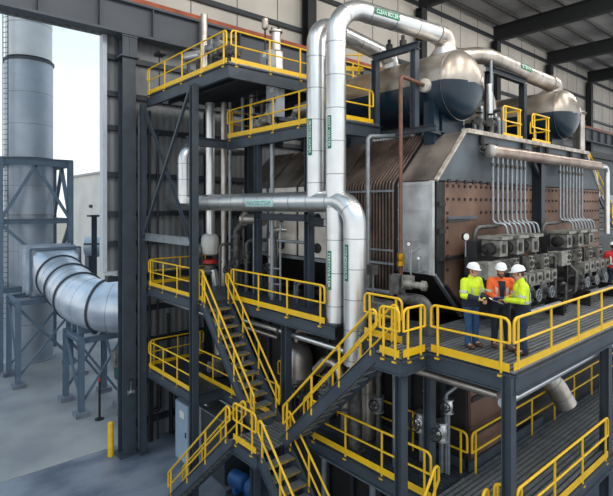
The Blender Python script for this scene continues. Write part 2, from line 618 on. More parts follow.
def valve(c, axis, r, label, body=None, wheel_m=None, stem=0.35, actuator=False):
    """flanged valve: two flanges, round body, bonnet, stem and hand wheel (or motor box)"""
    body = body or IRON
    d = V(axis).normalized()
    c = V(c)
    t = thing('valve', label, 'valve', c - V((0, 0, r)))
    b = MB()
    b.lathe(c - d * r * 2, d, [(r * 1.5, 0), (r * 1.5, r * 0.35), (r, r * 0.45), (r * 1.25, r * 1.6), (r * 1.25, r * 2.4), (r, r * 3.55), (r * 1.5, r * 3.65), (r * 1.5, r * 4)], 16)
    b.build('valve_body', body, t)
    u = V((0, 0, 1)) if abs(d.z) < 0.8 else V((-0.9, -0.3, 0.2)).normalized()
    MB().lathe(c + u * r * 0.8, u, [(r * 0.7, 0), (r * 0.55, r * 0.8), (r * 0.8, r * 0.85), (r * 0.8, r * 1.1), (r * 0.25, r * 1.15), (r * 0.25, r + stem)], 12).build('bonnet', body, t)
    top = c + u * (r * 1.8 + stem)
    if actuator:
        MB().lathe(top - u * 0.05, u, [(r * 0.9, 0), (r * 1.1, 0.06), (r * 1.1, 0.34), (r * 0.8, 0.42)], 14).build('actuator', BOXM, t)
    else:
        MB().wheel(top, u, r * 1.25, 0.016).build('hand_wheel', wheel_m or IROND, t)
    return t


def cabinet(c, s, label, face='-X', m=None, name='control_cabinet', stand=0.0):
    x0, x1 = c[0] - s[0] / 2, c[0] + s[0] / 2
    y0, y1 = c[1] - s[1] / 2, c[1] + s[1] / 2
    z0, z1 = c[2] + stand, c[2] + s[2]
    m = m or CABM
    t = thing(name, label, 'cabinet', c)
    MB().box(x0, x1, y0, y1, z0, z1).build('body', m, t, smooth=False)
    k = 0.02
    if face == '-X':
        dr = MB().box(x0 - 0.025, x0 - 0.001, y0 + k, y1 - k, z0 + k, z1 - k).build('door', m, t, smooth=False)
        MB().box(x0 - 0.06, x0 - 0.026, y0 + s[1] * 0.12, y0 + s[1] * 0.17, (z0 + z1) / 2 - 0.09, (z0 + z1) / 2 + 0.09).build('handle', DARK, dr, smooth=False)
        MB().box(x0 - 0.03, x0 - 0.026, (y0 + y1) / 2 - s[1] * 0.2, (y0 + y1) / 2 + s[1] * 0.15, z0 + (z1 - z0) * 0.74, z0 + (z1 - z0) * 0.86).build('name_plate', DIAL, dr, smooth=False)
    else:
        dr = MB().box(x0 + k, x1 - k, y0 - 0.025, y0 - 0.001, z0 + k, z1 - k).build('door', m, t, smooth=False)
        MB().box(x0 + s[0] * 0.1, x0 + s[0] * 0.16, y0 - 0.06, y0 - 0.026, (z0 + z1) / 2 - 0.08, (z0 + z1) / 2 + 0.08).build('handle', DARK, dr, smooth=False)
        MB().box((x0 + x1) / 2 - s[0] * 0.2, (x0 + x1) / 2 + s[0] * 0.2, y0 - 0.03, y0 - 0.026, z0 + (z1 - z0) * 0.72, z0 + (z1 - z0) * 0.86).build('name_plate', DIAL, dr, smooth=False)
    if stand:
        for sx in (x0 + 0.05, x1 - 0.05):
            MB().box(sx - 0.03, sx + 0.03, (y0 + y1) / 2 - 0.03, (y0 + y1) / 2 + 0.03, c[2], z0).build('leg', DARK, t, smooth=False)
    return t


def gauge(c, face, label, r=0.12, stem_to=None):
    d = V(face).normalized()
    t = thing('pressure_gauge', label, 'gauge', c)
    MB().lathe(V(c) - d * 0.04, d, [(r, 0), (r, 0.06), (r * 0.92, 0.07)], 18).build('case', IROND, t)
    MB().lathe(V(c) + d * 0.031, d, [(r * 0.88, 0), (r * 0.88, 0.004)], 18).build('dial', DIAL, t)
    if stem_to:
        MB().tube([V(c) - V((0, 0, r * 0.9)), stem_to], 0.022, 8).build('stem', GALV, t)
    return t

F1, F2, F3, F4 = 3.3, 6.4, 13.68, 11.82

# ================================================================ the setting
struct('floor', MB().box(-14, 75, -14, 19.36, -0.3, 0), CONC)
struct('ground', MB().box(-70, 120, 19.40, 72, -0.3, -0.004), PAVE)
struct('ground_beyond', MB().box(-250, 300, 72, 400, -0.4, -0.05), SAND)
wb = MB()
wb.box(-14, 6.50, 19.2, 19.3, 15.9, 17)
wb.box(6.50, 7.3, 19.2, 19.3, 6.9, 17)
wb.box(7.3, 75, 19.2, 19.3, 0, 17)
struct('wall_back', wb, WALLM)
wu = MB().box(-14, 75, 19.2, 19.3, 17, 24)
for i in range(38):
    wu.box(-13.4 + i * 2.35 - 0.015, -13.4 + i * 2.35 + 0.015, 19.185, 19.2, 17, 24, 1)
struct('wall_back_upper', wu, [WALLU, DARK])
struct('trim_1', MB().box(6.34, 6.50, 19.0, 19.36, 6.9, 15.9).box(6.50, 7.0, 19.0, 19.36, 6.75, 6.9), WALLX)
g = MB()
for z in (6.6, 7.95, 9.1, 10.6, 12.4, 13.7, 15.1):
    g.box(6.52, 7.0, 18.98, 19.19, z - 0.1, z + 0.1)
for z in (0.8, 2.4, 4.0, 5.3, 6.6, 7.95, 9.1, 10.6, 12.4, 13.7, 15.1, 16.6, 18.35, 20.4, 22.4):
    g.box(7.4, 75, 18.98, 19.19, z - 0.1, z + 0.1)
for z in (18.35, 20.4, 22.4):
    g.box(-14, 7.0, 18.98, 19.19, z - 0.1, z + 0.1)
struct('trim_2', g, DARK)
struct('ceiling', MB().box(3, 75, -8, 19.3, 23.4, 23.5), ROOFM)
k = 3
for X in (16.5, 26, 35.5, 45, 54.5, 64):
    struct('trim_%d' % k, MB().ibeam((X, 18.95, 22.5), (X, -8, 22.5), 0.4, 1.15), BLACK); k += 1
    struct('trim_%d' % k, MB().ibeam((X, 18.75, 0), (X, 18.75, 22.0), 0.55, 0.5, (0, 1, 0)), BLACK); k += 1
g = MB()
for i in range(17):
    y = -7 + i * 1.6
    g.box(3, 75, y - 0.08, y + 0.08, 23.15, 23.39)
struct('trim_%d' % k, g, mat('roof_purlin', (84, 83, 81), 0.6, 0, 0.2, 2)); k += 1

# door post of the big opening, carrying the crane beam
t = thing('building_column', 'tall grey H section column beside the big door opening', 'column', (7.1, 18.75, 0))
MB().ibeam((7.1, 18.6, 0.04), (7.1, 18.6, 15.0), 0.5, 0.5, (0, 1, 0)).build('shaft', STEEL, t, smooth=False)
MB().box(6.7, 7.5, 18.2, 19.0, 0, 0.04).build('base_plate', STEEL, t, smooth=False)
b = MB().box(6.76, 7.44, 18.22, 18.96, 15.0, 15.06).box(6.8, 7.4, 18.24, 18.95, 15.76, 15.82).box(7.08, 7.12, 18.26, 18.93, 15.06, 15.76)
for y in (18.3, 18.6, 18.88):
    b.box(6.82, 7.38, y - 0.02, y + 0.02, 15.06, 15.76)
b.build('haunch', STEEL, t, smooth=False)

t = thing('crane_runway_beam', 'deep grey crane runway girder with an orange rail along the back wall', 'beam', (-13, 18.45, 15.82))
b = MB().ibeam((-13, 18.45, 16.47), (74, 18.45, 16.47), 0.5, 1.28)
for i in range(44):
    b.box(-12 + i * 2 - 0.012, -12 + i * 2 + 0.012, 18.22, 18.44, 15.92, 17.02)
b.build('girder', mat('grey_girder_paint', (80, 84, 90), 0.55, 0, 0.2, 1.0), t, smooth=False)
MB().box(-13, 74, 18.28, 18.5, 17.12, 17.22).bar((-13, 18.36, 17.27), (74, 18.36, 17.27), 0.07, 0.1).build('rail', ORANGE, t, smooth=False)

# ================================================================ outdoors
SX, SY = 6.95, 34.1
t = thing('exhaust_stack', 'tall round grey exhaust stack standing outside the big door opening', 'chimney', (SX, SY, 0))
MB().lathe((SX, SY, 0), (0, 0, 1), [(1.42, 0), (1.42, 0.1), (1.33, 0.12), (1.33, 18.2)], 40).build('lower_shell', STACK, t)
MB().lathe((SX, SY, 18.2), (0, 0, 1), [(1.28, 0.2), (1.28, 14)], 40).build('upper_shell', STACKW, t, label='paler upper section of the stack')
for z, r in ((18.2, 1.40), (12.3, 1.42), (8.9, 1.4), (4.6, 1.38)):
    MB().lathe((SX, SY, z - 0.06), (0, 0, 1), [(r, 0), (r, 0.14 if z > 18 else 0.08)], 40).build('flange_ring', STEEL if z > 12 else GALV, t)
for z in (2.3, 6.7, 10.6, 14.3, 16.2, 20.4, 22.6):
    MB().lathe((SX, SY, z), (0, 0, 1), [(1.337 if z < 18 else 1.287, 0), (1.337 if z < 18 else 1.287, 0.04)], 40).build('weld_seam', GALV, t)
lad = MB()
lx, ly = 5.55, 33.3
for dx, dy in ((-0.1, 0.17), (0.1, -0.17)):
    lad.bar((lx + dx, ly + dy, 2.5), (lx + dx, ly + dy, 30), 0.045, 0.045)
for i in range(90):
    lad.tube([(lx - 0.1, ly + 0.17, 2.8 + i * 0.3), (lx + 0.1, ly - 0.17, 2.8 + i * 0.3)], 0.018, 5)
lad.build('ladder', STEEL, t)

t = thing('stack_support_frame', 'grey steel frame with diagonal braces around the exhaust stack', 'frame', (SX, SY, 0))
for x in (5.1, 8.8):
    for y in (32.2, 36.0):
        MB().ibeam((x, y, 0), (x, y, 12.15), 0.3, 0.3, (0, 1, 0)).build('post', HAZESTEEL, t, smooth=False)
for z in (12.0, 8.5, 4.6):
    h = 0.42 if z > 11 else 0.3
    MB().ibeam((4.95, 32.2, z), (8.95, 32.2, z), 0.25, h).build('rail_beam', HAZESTEEL, t, smooth=False)
    MB().ibeam((4.95, 36, z), (8.95, 36, z), 0.25, h).build('rail_beam', HAZESTEEL, t, smooth=False)
    MB().ibeam((5.1, 32.3, z), (5.1, 35.9, z), 0.25, h).build('rail_beam', HAZESTEEL, t, smooth=False)
    MB().ibeam((8.8, 32.3, z), (8.8, 35.9, z), 0.25, h).build('rail_beam', HAZESTEEL, t, smooth=False)
for (p, q) in (((6.9, 32.2, 11.8), (5.15, 32.2, 8.65)), ((6.9, 32.2, 11.8), (8.75, 32.2, 8.65)), ((8.8, 34.1, 11.8), (8.8, 32.3, 8.65)), ((8.8, 34.1, 11.8), (8.8, 35.9, 8.65)),
               ((5.1, 32.2, 8.4), (8.8, 32.2, 4.7)), ((8.8, 32.2, 8.4), (8.8, 36, 4.7)), ((5.1, 36, 8.4), (5.1, 32.2, 4.7)), ((5.1, 36, 11.8), (5.1, 32.2, 8.65))):
    MB().bar(p, q, 0.2, 0.16).build('brace', HAZESTEEL, t, smooth=False)

t = thing('flue_duct', 'large silver elbow duct running from the square box at the stack', 'duct', (7.3, 28, 3.6))
pts = [(7.32, 28.6, 5.6), (7.3, 23.4, 4.72), (13.0, 21.0, 4.45)]
MB().tube(pts, 1.17, 36, R=2.6, k=14).rings(pts, 1.176, 0.62, R=2.6, w=0.02, n=36, off=0.4, mi=1).build('elbow', [DUCTM, SEAM], t)
P = fillet(pts, 2.6, 14)
dist = 0.15
for a, b_ in zip(P, P[1:]):
    L = (b_ - a).length
    while dist < L:
        d = (b_ - a).normalized()
        c = a + d * dist
        MB().tube([c - d * 0.04, c + d * 0.04], 1.24, 36).build('flange_ring', STEEL, t)
        dist += 1.7
    dist -= L
tb = MB()
n = 36
sq = []
for j in range(n):
    w = 2 * math.pi * j / n
    m_ = max(abs(math.cos(w)), abs(math.sin(w)))
    sq.append((7.32 + 1.19 * math.cos(w) / m_, 29.5, 5.8 + 1.2 * math.sin(w) / m_))
ci = [(7.32 + 1.17 * math.cos(2 * math.pi * j / n), 28.6, 5.6 + 1.17 * math.sin(2 * math.pi * j / n)) for j in range(n)]
tb.add(sq + ci, [(j, (j + 1) % n, n + (j + 1) % n, n + j) for j in range(n)])
tb.build('transition_hood', DUCTM, t)
tb = MB().box(6.12, 8.52, 29.5, 29.62, 4.55, 7.05).box(6.2, 8.44, 29.62, 30.4, 4.65, 6.95).box(6.05, 8.6, 30.4, 30.5, 4.5, 7.15).box(6.2, 8.44, 30.5, 31.3, 4.65, 7.0).box(6.05, 8.6, 31.3, 31.4, 4.5, 7.2).box(6.2, 7.7, 31.4, 33.2, 4.7, 7.1)
tb.build('plenum_box', DUCTM, t, smooth=False)
fr = MB()
for (a, b_) in (((6.06, 29.47), (8.58, 29.47)),):
    for z in (4.5, 7.08):
        fr.bar((6.06, 29.45, z), (8.58, 29.45, z), 0.1, 0.1)
    for x in (6.06, 8.58):
        fr.bar((x, 29.45, 4.5), (x, 29.45, 7.08), 0.1, 0.1)
fr.build('flange_frame', HAZESTEEL, t, smooth=False)


def stand(name, label, xs, ys, h, br=True):
    t = thing(name, label, 'stand', (sum(xs) / 2, sum(ys) / 2, 0))
    for x in xs:
        for y in ys:
            MB().ibeam((x, y, 0.2), (x, y, h), 0.24, 0.24, (0, 1, 0)).build('leg', HAZESTEEL, t, smooth=False)
            MB().box(x - 0.3, x + 0.3, y - 0.3, y + 0.3, 0, 0.2).build('footing', CONC, t, smooth=False)
    for y in ys:
        MB().ibeam((xs[0] - 0.12, y, h - 0.1), (xs[1] + 0.12, y, h - 0.1), 0.22, 0.24).build('top_beam', HAZESTEEL, t, smooth=False)
    for x in xs:
        MB().ibeam((x, ys[0] + 0.1, h - 0.1), (x, ys[1] - 0.1, h - 0.1), 0.22, 0.24).build('top_beam', HAZESTEEL, t, smooth=False)
    for y in ys:
        MB().bar((xs[0], y, 0.5), (xs[1], y, h - 0.3), 0.1, 0.1).build('brace', HAZESTEEL, t, smooth=False)
        MB().bar((xs[1], y + 0.1, 0.5), (xs[0], y + 0.1, h - 0.3), 0.1, 0.1).build('brace', HAZESTEEL, t, smooth=False)
    for x in xs:
        MB().bar((x, ys[0], 0.5), (x, ys[1], h - 0.3), 0.1, 0.1).build('brace', HAZESTEEL, t, smooth=False)
    return t


stand('duct_stand', 'tall braced steel stand under the square duct box', (5.4, 8.5), (29.0, 31.4), 4.45)
stand('duct_stand', 'lower braced steel stand under the round elbow duct', (6.8, 8.6), (23.2, 25.6), 3.45)
for y, w_ in ((24.0, 'near'), (24.9, 'far')):
    MB().box(6.9, 7.7, y, y + 0.2, 3.45, 3.95).build('duct_saddle', HAZESTEEL, None, w_ + ' steel saddle plate between the lower stand and the round duct', 'saddle', smooth=False)

t = thing('warehouse', 'pale metal sided building beyond the stack', 'building', (30, 55, 0))
MB().box(19, 45, 40, 69.6, 0, 13.1).build('wall', FARW, t, smooth=False)
MB().box(18.8, 45.2, 39.8, 69.8, 13.1, 13.35).build('roof_edge', GALV, t, smooth=False)
MB().box(18.75, 19, 60.5, 61.1, 9.2, 9.55).build('wall_lamp', DARK, t, smooth=False)
t = thing('outdoor_tank', 'small horizontal grey tank on legs beyond the door opening', 'tank', (13.9, 42, 0))
MB().lathe((12.9, 42.9, 6.0), (0.8, -0.6, 0), [(0.3, 0), (0.85, 0.15), (0.85, 2.2), (0.3, 2.35)], 24).build('shell', STACK, t)
for (x, y) in ((13.1, 42.7), (14.4, 41.7)):
    MB().box(x - 0.15, x + 0.15, y - 0.5, y + 0.5, 0, 5.4).build('leg', STEEL, t, smooth=False)
t = thing('pipe_stanchion', 'thin grey post with a small cap outside beside the jamb', 'post', (11.9, 37.5, 0))
MB().ibeam((11.9, 37.5, 0), (11.9, 37.5, 8.6), 0.3, 0.3, (0, 1, 0)).build('post', STEEL, t, smooth=False)
MB().box(11.5, 12.3, 37.1, 37.9, 8.6, 8.75).build('cap', STEEL, t, smooth=False)
MB().bar((11.3, 37.9, 6.6), (12.6, 37.0, 6.6), 0.12, 0.12).build('cross_arm', STEEL, t, smooth=False)

MB().lathe((6.55, 18.75, 0), (0, 0, 1), [(0.11, 0), (0.11, 1.2), (0.09, 1.26), (0.04, 1.29)], 18).build('bollard', YEL, None, 'yellow steel bollard on the floor before the door post', 'bollard')
t = thing('barrier_post', 'thin black post with a red tip standing outside the door', 'post', (7.3, 22.3, 0))
MB().lathe((7.3, 22.3, 0), (0, 0, 1), [(0.2, 0), (0.2, 0.03), (0.05, 0.05), (0.05, 1.66)], 12).build('pole', BLACK, t)
MB().lathe((7.3, 22.3, 1.66), (0, 0, 1), [(0.06, 0), (0.06, 0.12), (0.03, 0.16)], 12).build('tip', REDP, t, label='red tip')
t = thing('dosing_pump', 'small green and grey pump on a pipe outside below the duct', 'pump', (8.25, 22.6, 0))
MB().tube([(8.25, 22.6, 0), (8.25, 22.6, 1.6)], 0.07, 10).build('riser', GALV, t)
MB().lathe((8.25, 22.6, 1.5), (0, 0, 1), [(0.15, 0), (0.2, 0.1), (0.2, 0.5), (0.1, 0.6)], 14).build('motor', mat('green_pump_paint', (56, 96, 92), 0.5), t)
MB().box(8.0, 8.5, 22.35, 22.85, 2.1, 2.8).build('hopper', BOXM, t, smooth=False)
MB().lathe((8.05, 21.6, 0), (0, 0, 1), [(0.28, 0), (0.28, 0.25), (0.18, 0.55), (0.05, 0.6)], 14).build('concrete_post_foot', BOXM, None, 'small pale dome on the floor behind the yellow bollard', 'fitting')

# ================================================================ the boiler casing
prof_ = [(10.62, 7.65), (10.62, 10.03), (11.97, 11.38), (20.6, 11.38), (22.0, 10.0), (22.0, 7.65), (20.8, 6.47), (11.9, 6.47)]


def prism(poly, y0, y1, mi=0, mb=None):
    n = len(poly)
    mb = mb or MB()
    return mb.add([(x, y0, z) for x, z in poly] + [(x, y1, z) for x, z in poly], [(i, (i + 1) % n, n + (i + 1) % n, n + i) for i in range(n)] + [tuple(range(n))[::-1], tuple(range(n, 2 * n))], mi)


def slab(quad, n, th, mb=None, mi=0):
    """plate from four corners, thickened along n"""
    mb = mb or MB()
    q = [V(p) for p in quad]
    n = V(n).normalized() * th
    return mb.add(q + [p + n for p in q], [(3, 2, 1, 0), (4, 5, 6, 7)] + [(i, (i + 1) % 4, 4 + (i + 1) % 4, 4 + i) for i in range(4)], mi)


BO = thing('boiler', 'huge grey and brown boiler casing with sloping shoulders behind the three workers', 'boiler', (16, 11, 6.45))
prism(prof_, 7.32, 15.9).build('casing_core', mat('dark_casing', (58, 58, 58), 0.6, 0.2, 0.3, 1.5), BO, smooth=False)  # dark grey core behind the panels
b = MB()
slab([(10.62, 7.3, 7.65), (10.62, 8.36, 7.65), (10.62, 8.36, 10.03), (10.62, 7.3, 10.03)], (-1, 0, 0), 0.07, b)
for z in (7.75, 8.5, 9.3, 9.95):
    b.box(10.53, 10.56, 7.3, 8.36, z - 0.02, z + 0.02)
b.box(10.5, 10.6, 7.24, 7.34, 7.65, 10.05)
b.build('corner_plate', CASE, BO, smooth=False)
S = math.sqrt(0.5)
for (y0, y1, m_) in ((7.3, 8.36, ROOFP), (10.62, 12.55, ROOFP), (12.7, 14.2, ROOFP), (14.35, 15.9, ROOFP)):
    slab([(10.62, y0, 10.03), (10.62, y1, 10.03), (11.97, y1, 11.38), (11.97, y0, 11.38)], (-S, 0, S), 0.06).build('shoulder_plate', m_, BO, smooth=False)
for (y0, y1, m_) in ((10.62, 12.55, CREAM), (12.7, 14.2, CREAM), (14.35, 15.9, CASE)):
    b = MB()
    slab([(10.62, y0, 7.75), (10.62, y1, 7.75), (10.62, y1, 10.03), (10.62, y0, 10.03)], (-1, 0, 0), 0.06, b)
    for z in (8.35, 9.5):
        b.box(10.54, 10.57, y0, y1, z - 0.025, z + 0.025)
    p = b.build('side_panel', m_, BO, smooth=False)
    if m_ is CREAM:
        for z in (8.05, 9.0):
            MB().lathe((10.56, (y0 + y1) / 2, z), (-1, 0, 0), [(0.16, 0), (0.16, 0.05), (0.09, 0.06)], 18).build('peephole', IROND, p)
b = MB()
for y0, y1 in ((7.3, 10.4), (10.62, 15.9)):
    slab([(10.62, y0, 7.65), (10.62, y1, 7.65), (11.8, y1, 6.47), (11.8, y0, 6.47)], (-S, 0, -S), 0.05, b)
b.build('hopper_plate', IROND, BO, smooth=False)
MB().bar((10.60, 7.26, 7.66), (11.86, 7.26, 6.42), 0.1, 0.07).build('hopper_edge', GALV, BO, smooth=False)
MB().bar((10.98, 7.17, 7.36), (11.93, 7.17, 6.44), 0.08, 0.06).build('panel_edge', IROND, BO, smooth=False)
MB().box(10.5, 10.62, 10.45, 15.9, 7.62, 7.72).build('waist_angle', GALV, BO, smooth=False)
for i in range(18):
    y = 8.5 + i * 0.113
    MB().tube([(10.5, y, 6.95), (10.5, y, 10.02), (11.93, y, 11.45)], 0.034, 8, R=0.3).build('boiler_tube', TUBE, BO)
for z in (7.8, 9.78):
    MB().box(10.42, 10.46, 8.42, 10.5, z, z + 0.06).build('tube_clamp', GALV, BO, smooth=False)
# front face
for nm, (x0, x1) in (('left', (11.0, 15.95)), ('right', (16.55, 21.95))):
    b = MB()
    if nm == 'left':
        poly = [(x0, 7.35), (x0 + 0.95, 6.45), (x1, 6.45), (x1, 10.03), (x0, 10.03)]
    else:
        poly = [(x0, 6.45), (x1, 6.45), (x1, 10.03), (x0, 10.03)]
    prism(poly, 7.2, 7.32, 0, b)
    nx = int((x1 - x0) / 0.27)
    for z in (7.75, 8.1, 8.46, 8.84, 9.22, 9.58, 9.93):
        for i in range(nx):
            x = x0 + 0.1 + (x1 - x0 - 0.2) * i / (nx - 1)
            if nm == 'left' and i < 6 and z < 9.5:
                if i > 0: continue
            b.box(x - 0.036, x + 0.036, 7.17, 7.2, z - 0.036, z + 0.036, 1)
    if nm == 'left':
        b.box(x0 + 0.1, x0 + 1.5, 7.16, 7.2, 9.05, 9.13, 2)
        b.box(x0, x0 + 1.6, 7.185, 7.2, 8.04, 8.06, 1)
        for k_ in range(12):
            x = x0 + 0.2 + k_ * 0.4
            b.box(x - 0.09, x + 0.05, 7.17, 7.2, 10.0, 10.1, 1)
    else:
        b.box(x0, x1, 7.185, 7.2, 7.98, 8.0, 1)
    b.build('brick_panel', [RUST, STUD, CASEB], BO, smooth=False, label='rust brown panel with rows of dark studs')
b = MB()
b.add([(10.72, 7.2, 10.06), (15.95, 7.2, 10.06), (15.95, 7.2, 11.38), (11.99, 7.2, 11.38), (10.72, 7.32, 10.06), (15.95, 7.32, 10.06), (15.95, 7.32, 11.38), (11.99, 7.32, 11.38)],
      [(3, 2, 1, 0), (4, 5, 6, 7), (0, 1, 5, 4), (1, 2, 6, 5), (2, 3, 7, 6), (3, 0, 4, 7)])
b.add([(16.55, 7.2, 10.06), (21.95, 7.2, 10.06), (20.6, 7.2, 11.38), (16.55, 7.2, 11.38), (16.55, 7.32, 10.06), (21.95, 7.32, 10.06), (20.6, 7.32, 11.38), (16.55, 7.32, 11.38)],
      [(3, 2, 1, 0), (4, 5, 6, 7), (0, 1, 5, 4), (1, 2, 6, 5), (2, 3, 7, 6), (3, 0, 4, 7)])
b.build('front_plate', CASEB, BO, smooth=False)
b = MB()
b.bar((10.62, 7.22, 10.05), (11.97, 7.22, 11.42), 0.1, 0.07)
b.bar((11.95, 7.2, 11.44), (20.6, 7.2, 11.44), 0.22, 0.12)
b.bar((20.6, 7.22, 11.42), (22.0, 7.22, 10.02), 0.1, 0.07)
b.build('edge_trim', mat('pale_worn_edge', (196, 186, 174), 0.5, 0.2, rgb2=(140, 128, 116), scale=5), BO, smooth=False)
b = MB()
b.ibeam((16.25, 7.1, 6.5), (16.25, 7.1, 11.0), 0.28, 0.28, (0, 1, 0))
b.bar((16.25, 7.08, 10.35), (15.6, 7.08, 10.95), 0.1, 0.12).bar((16.25, 7.08, 10.35), (16.9, 7.08, 10.95), 0.1, 0.12)
b.build('buckstay', DARK, BO, smooth=False)
prism([(10.66, 7.6), (10.98, 7.3), (10.98, 10.02), (10.66, 10.02)], 7.22, 7.3).box(10.68, 10.95, 7.14, 7.22, 8.7, 8.82).box(10.68, 10.95, 7.14, 7.22, 9.4, 9.5).box(10.68, 10.95, 7.14, 7.22, 8.0, 8.1).build('corner_recess', BLACK, BO, smooth=False)
MB().bar((10.95, 7.1, 8.05), (12.6, 7.1, 8.1), 0.06, 0.1).bar((10.95, 7.1, 9.0), (12.0, 7.1, 9.02), 0.05, 0.06).build('front_rail', IROND, BO, smooth=False)

# lower casing under the deck
LB = thing('lower_casing', 'dark brown lower boiler casing at the lower walkway', 'boiler casing', (15, 10, 0))
MB().box(10.25, 21.5, 6.15, 14.2, 0, 5.9).build('casing_core', mat('black_side_and_void_shade', (36, 34, 34), 0.6, 0.1, 0.3, 2), LB, smooth=False)  # black colour also stands in for shade in the void past the brown plate
b = MB().box(10.35, 12.2, 6.08, 6.15, 3.3, 5.75)
for z in (4.1, 4.9):
    b.box(10.35, 12.2, 6.04, 6.08, z - 0.06, z + 0.06, 1)
b.build('brown_plate', [RUST, STUD], LB, smooth=False)
for i in range(8):
    y = 6.7 + i * 1.0
    MB().box(10.15, 10.25, y - 0.06, y + 0.06, 0, 5.9).build('side_rib', DARK, LB, smooth=False)

# ================================================================ steel frame: columns and beams
column((7.55, 18.15), 0, 13.3, 'outer left column of the stair tower by the door post', w=0.2)
column((7.58, 14.2), 0, 13.3, 'near column of the stair tower under the top platform', w=0.22)
column((10.3, 18.1), 0, 13.3, 'rear tower column against the back wall', m=DARK)
column((10.38, 15.2), 0, 13.3, 'inner tower column behind the valve station', m=DARK)
column((8.62, 4.31), 0, F2 - 0.1, 'near dark column under the corner where the workers stand', w=0.19)
column((7.92, 6.2), 0, F2 - 0.42, 'column under the small landing at the head of the stairs', w=0.19)
column((9.35, 6.52), F1, F2 - 0.1, 'column just behind the stair head column', w=0.2)
column((13.62, 4.32), 0, F2 - 0.1, 'column at the right edge of the picture under the upper walkway', w=0.22)
column((8.78, 10.97), 0, F2 - 0.1, 'column between the two stair flights under the middle walkway', w=0.22)
column((9.4, 13.24), F2, F4 - 0.35, 'slim column under the left end of the railed pipe platform', w=0.2)
column((9.45, 10.74), F2, F4 - 0.35, 'slim column behind the tall pipes on the middle walkway', w=0.22)
column((7.3, 10.4), 0, F1 - 0.1, 'short column under the lower stair landing', w=0.2)
brace((7.55, 18.0, 13.1), (7.55, 14.35, 8.3), 'diagonal brace falling to the near tower column')
brace((7.5, 14.35, 13.1), (7.5, 18.0, 8.3), 'diagonal brace falling to the outer tower column')
beam((7.55, 17.95, 8.25), (7.55, 14.35, 8.25), 0.2, 0.26, 'pale strut between the tower columns below the cross braces', GALV)
beam((7.7, 14.9, F4 - 0.25), (9.24, 14.9, F4 - 0.25), 0.2, 0.3, 'short beam from the near tower column to the pipe platform')
beam((7.7, 14.3, F2 - 0.3), (8.65, 14.3, F2 - 0.3), 0.2, 0.25, 'short beam from the near tower column to the middle walkway')
beam((9.4, 13.3, 9.05), (9.4, 10.6, 9.05), 0.2, 0.2, 'support beam right under the long horizontal pipe')
beam((8.95, 9.6, 8.95), (9.4, 10.74, 8.95), 0.25, 0.22, 'bracket arm carrying the pipe at the slim column', DARK)

# ================================================================ platforms
deck('grating_platform', 'top platform of the stair tower with pumps and vessels', [(7.75, 14.6, 12.42, 18.3)], F3, 'Y',
     [((7.75, 18.3, 0), (7.75, 12.42, 0)), ((7.75, 12.42, 0), (14.6, 12.42, 0))], eh=0.42)
deck('grating_platform', 'pipe platform with the grey control panel below the top platform', [(9.3, 11.2, 9.55, 15.0)], F4, 'Y',
     [((9.3, 15.0, 0), (9.3, 9.55, 0)), ((9.3, 9.55, 0), (11.2, 9.55, 0))], eh=0.36)
deck('grating_platform', 'middle walkway beside the boiler and in the stair tower',
     [(7.7, 10.55, 13.75, 18.2), (8.65, 10.55, 8.85, 13.75), (9.35, 10.55, 8.0, 8.85), (8.65, 10.55, 6.15, 8.0)], F2, 'X',
     [((7.7, 18.2, 0), (7.7, 13.75, 0)), ((7.7, 13.75, 0), (8.65, 13.75, 0)), ((8.65, 13.7, 0), (8.65, 8.85, 0)), ((9.35, 8.85, 0), (9.35, 8.0, 0)), ((8.65, 8.0, 0), (8.65, 6.6, 0))], gm=mat('dark_grating_bar', (84, 90, 98), 0.5, 0.4, 0.3, 4.0))  # darker grating bars on this walkway
deck('grating_platform', 'corner walkway in front of the boiler where the three workers stand', [(8.65, 22, 4.2, 7.14)], F2, 'X',
     [((8.65, 6.15, 0), (8.65, 4.2, 0)), ((8.65, 4.2, 0), (22, 4.2, 0))], eh=0.34)
deck('grating_platform', 'small platform at the head of the right stair flight', [(7.78, 8.6, 6.08, 6.76)], F2, 'X',
     [((7.78, 6.76, 0), (7.78, 6.08, 0)), ((7.78, 6.08, 0), (8.6, 6.08, 0))], joists=False)
deck('grating_platform', 'lower walkway under the middle walkway at the stair tower',
     [(7.7, 10.2, 14.3, 18.1), (8.65, 10.15, 6.05, 14.3)], F1, 'Y',
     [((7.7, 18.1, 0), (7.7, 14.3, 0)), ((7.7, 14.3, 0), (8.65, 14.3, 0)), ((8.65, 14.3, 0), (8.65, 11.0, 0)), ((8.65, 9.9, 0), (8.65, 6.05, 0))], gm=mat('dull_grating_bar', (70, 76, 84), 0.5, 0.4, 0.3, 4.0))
deck('grating_platform', 'lower right walkway running along under the workers', [(8.65, 22, 4.2, 6.0)], F1, 'X',
     [((8.65, 6.0, 0), (8.65, 4.2, 0)), ((8.65, 4.2, 0), (22, 4.2, 0))], eh=0.3)
deck('grating_platform', 'stair landing where the four flights meet', [(7.0, 8.6, 9.9, 11.0)], F1, 'Y',
     [((7.0, 11.0, 0), (7.0, 9.9, 0))], joists=False)
MB().bar((10.18, 6.15, 3.42), (10.18, 9.5, 3.42), 0.05, 0.22).bar((10.2, 6.03, 3.42), (14, 6.03, 3.42), 0.05, 0.22).build('kick_plate', STEEL, None, 'blue grey kick plate around the foot of the brown casing', 'kick plate', smooth=False)

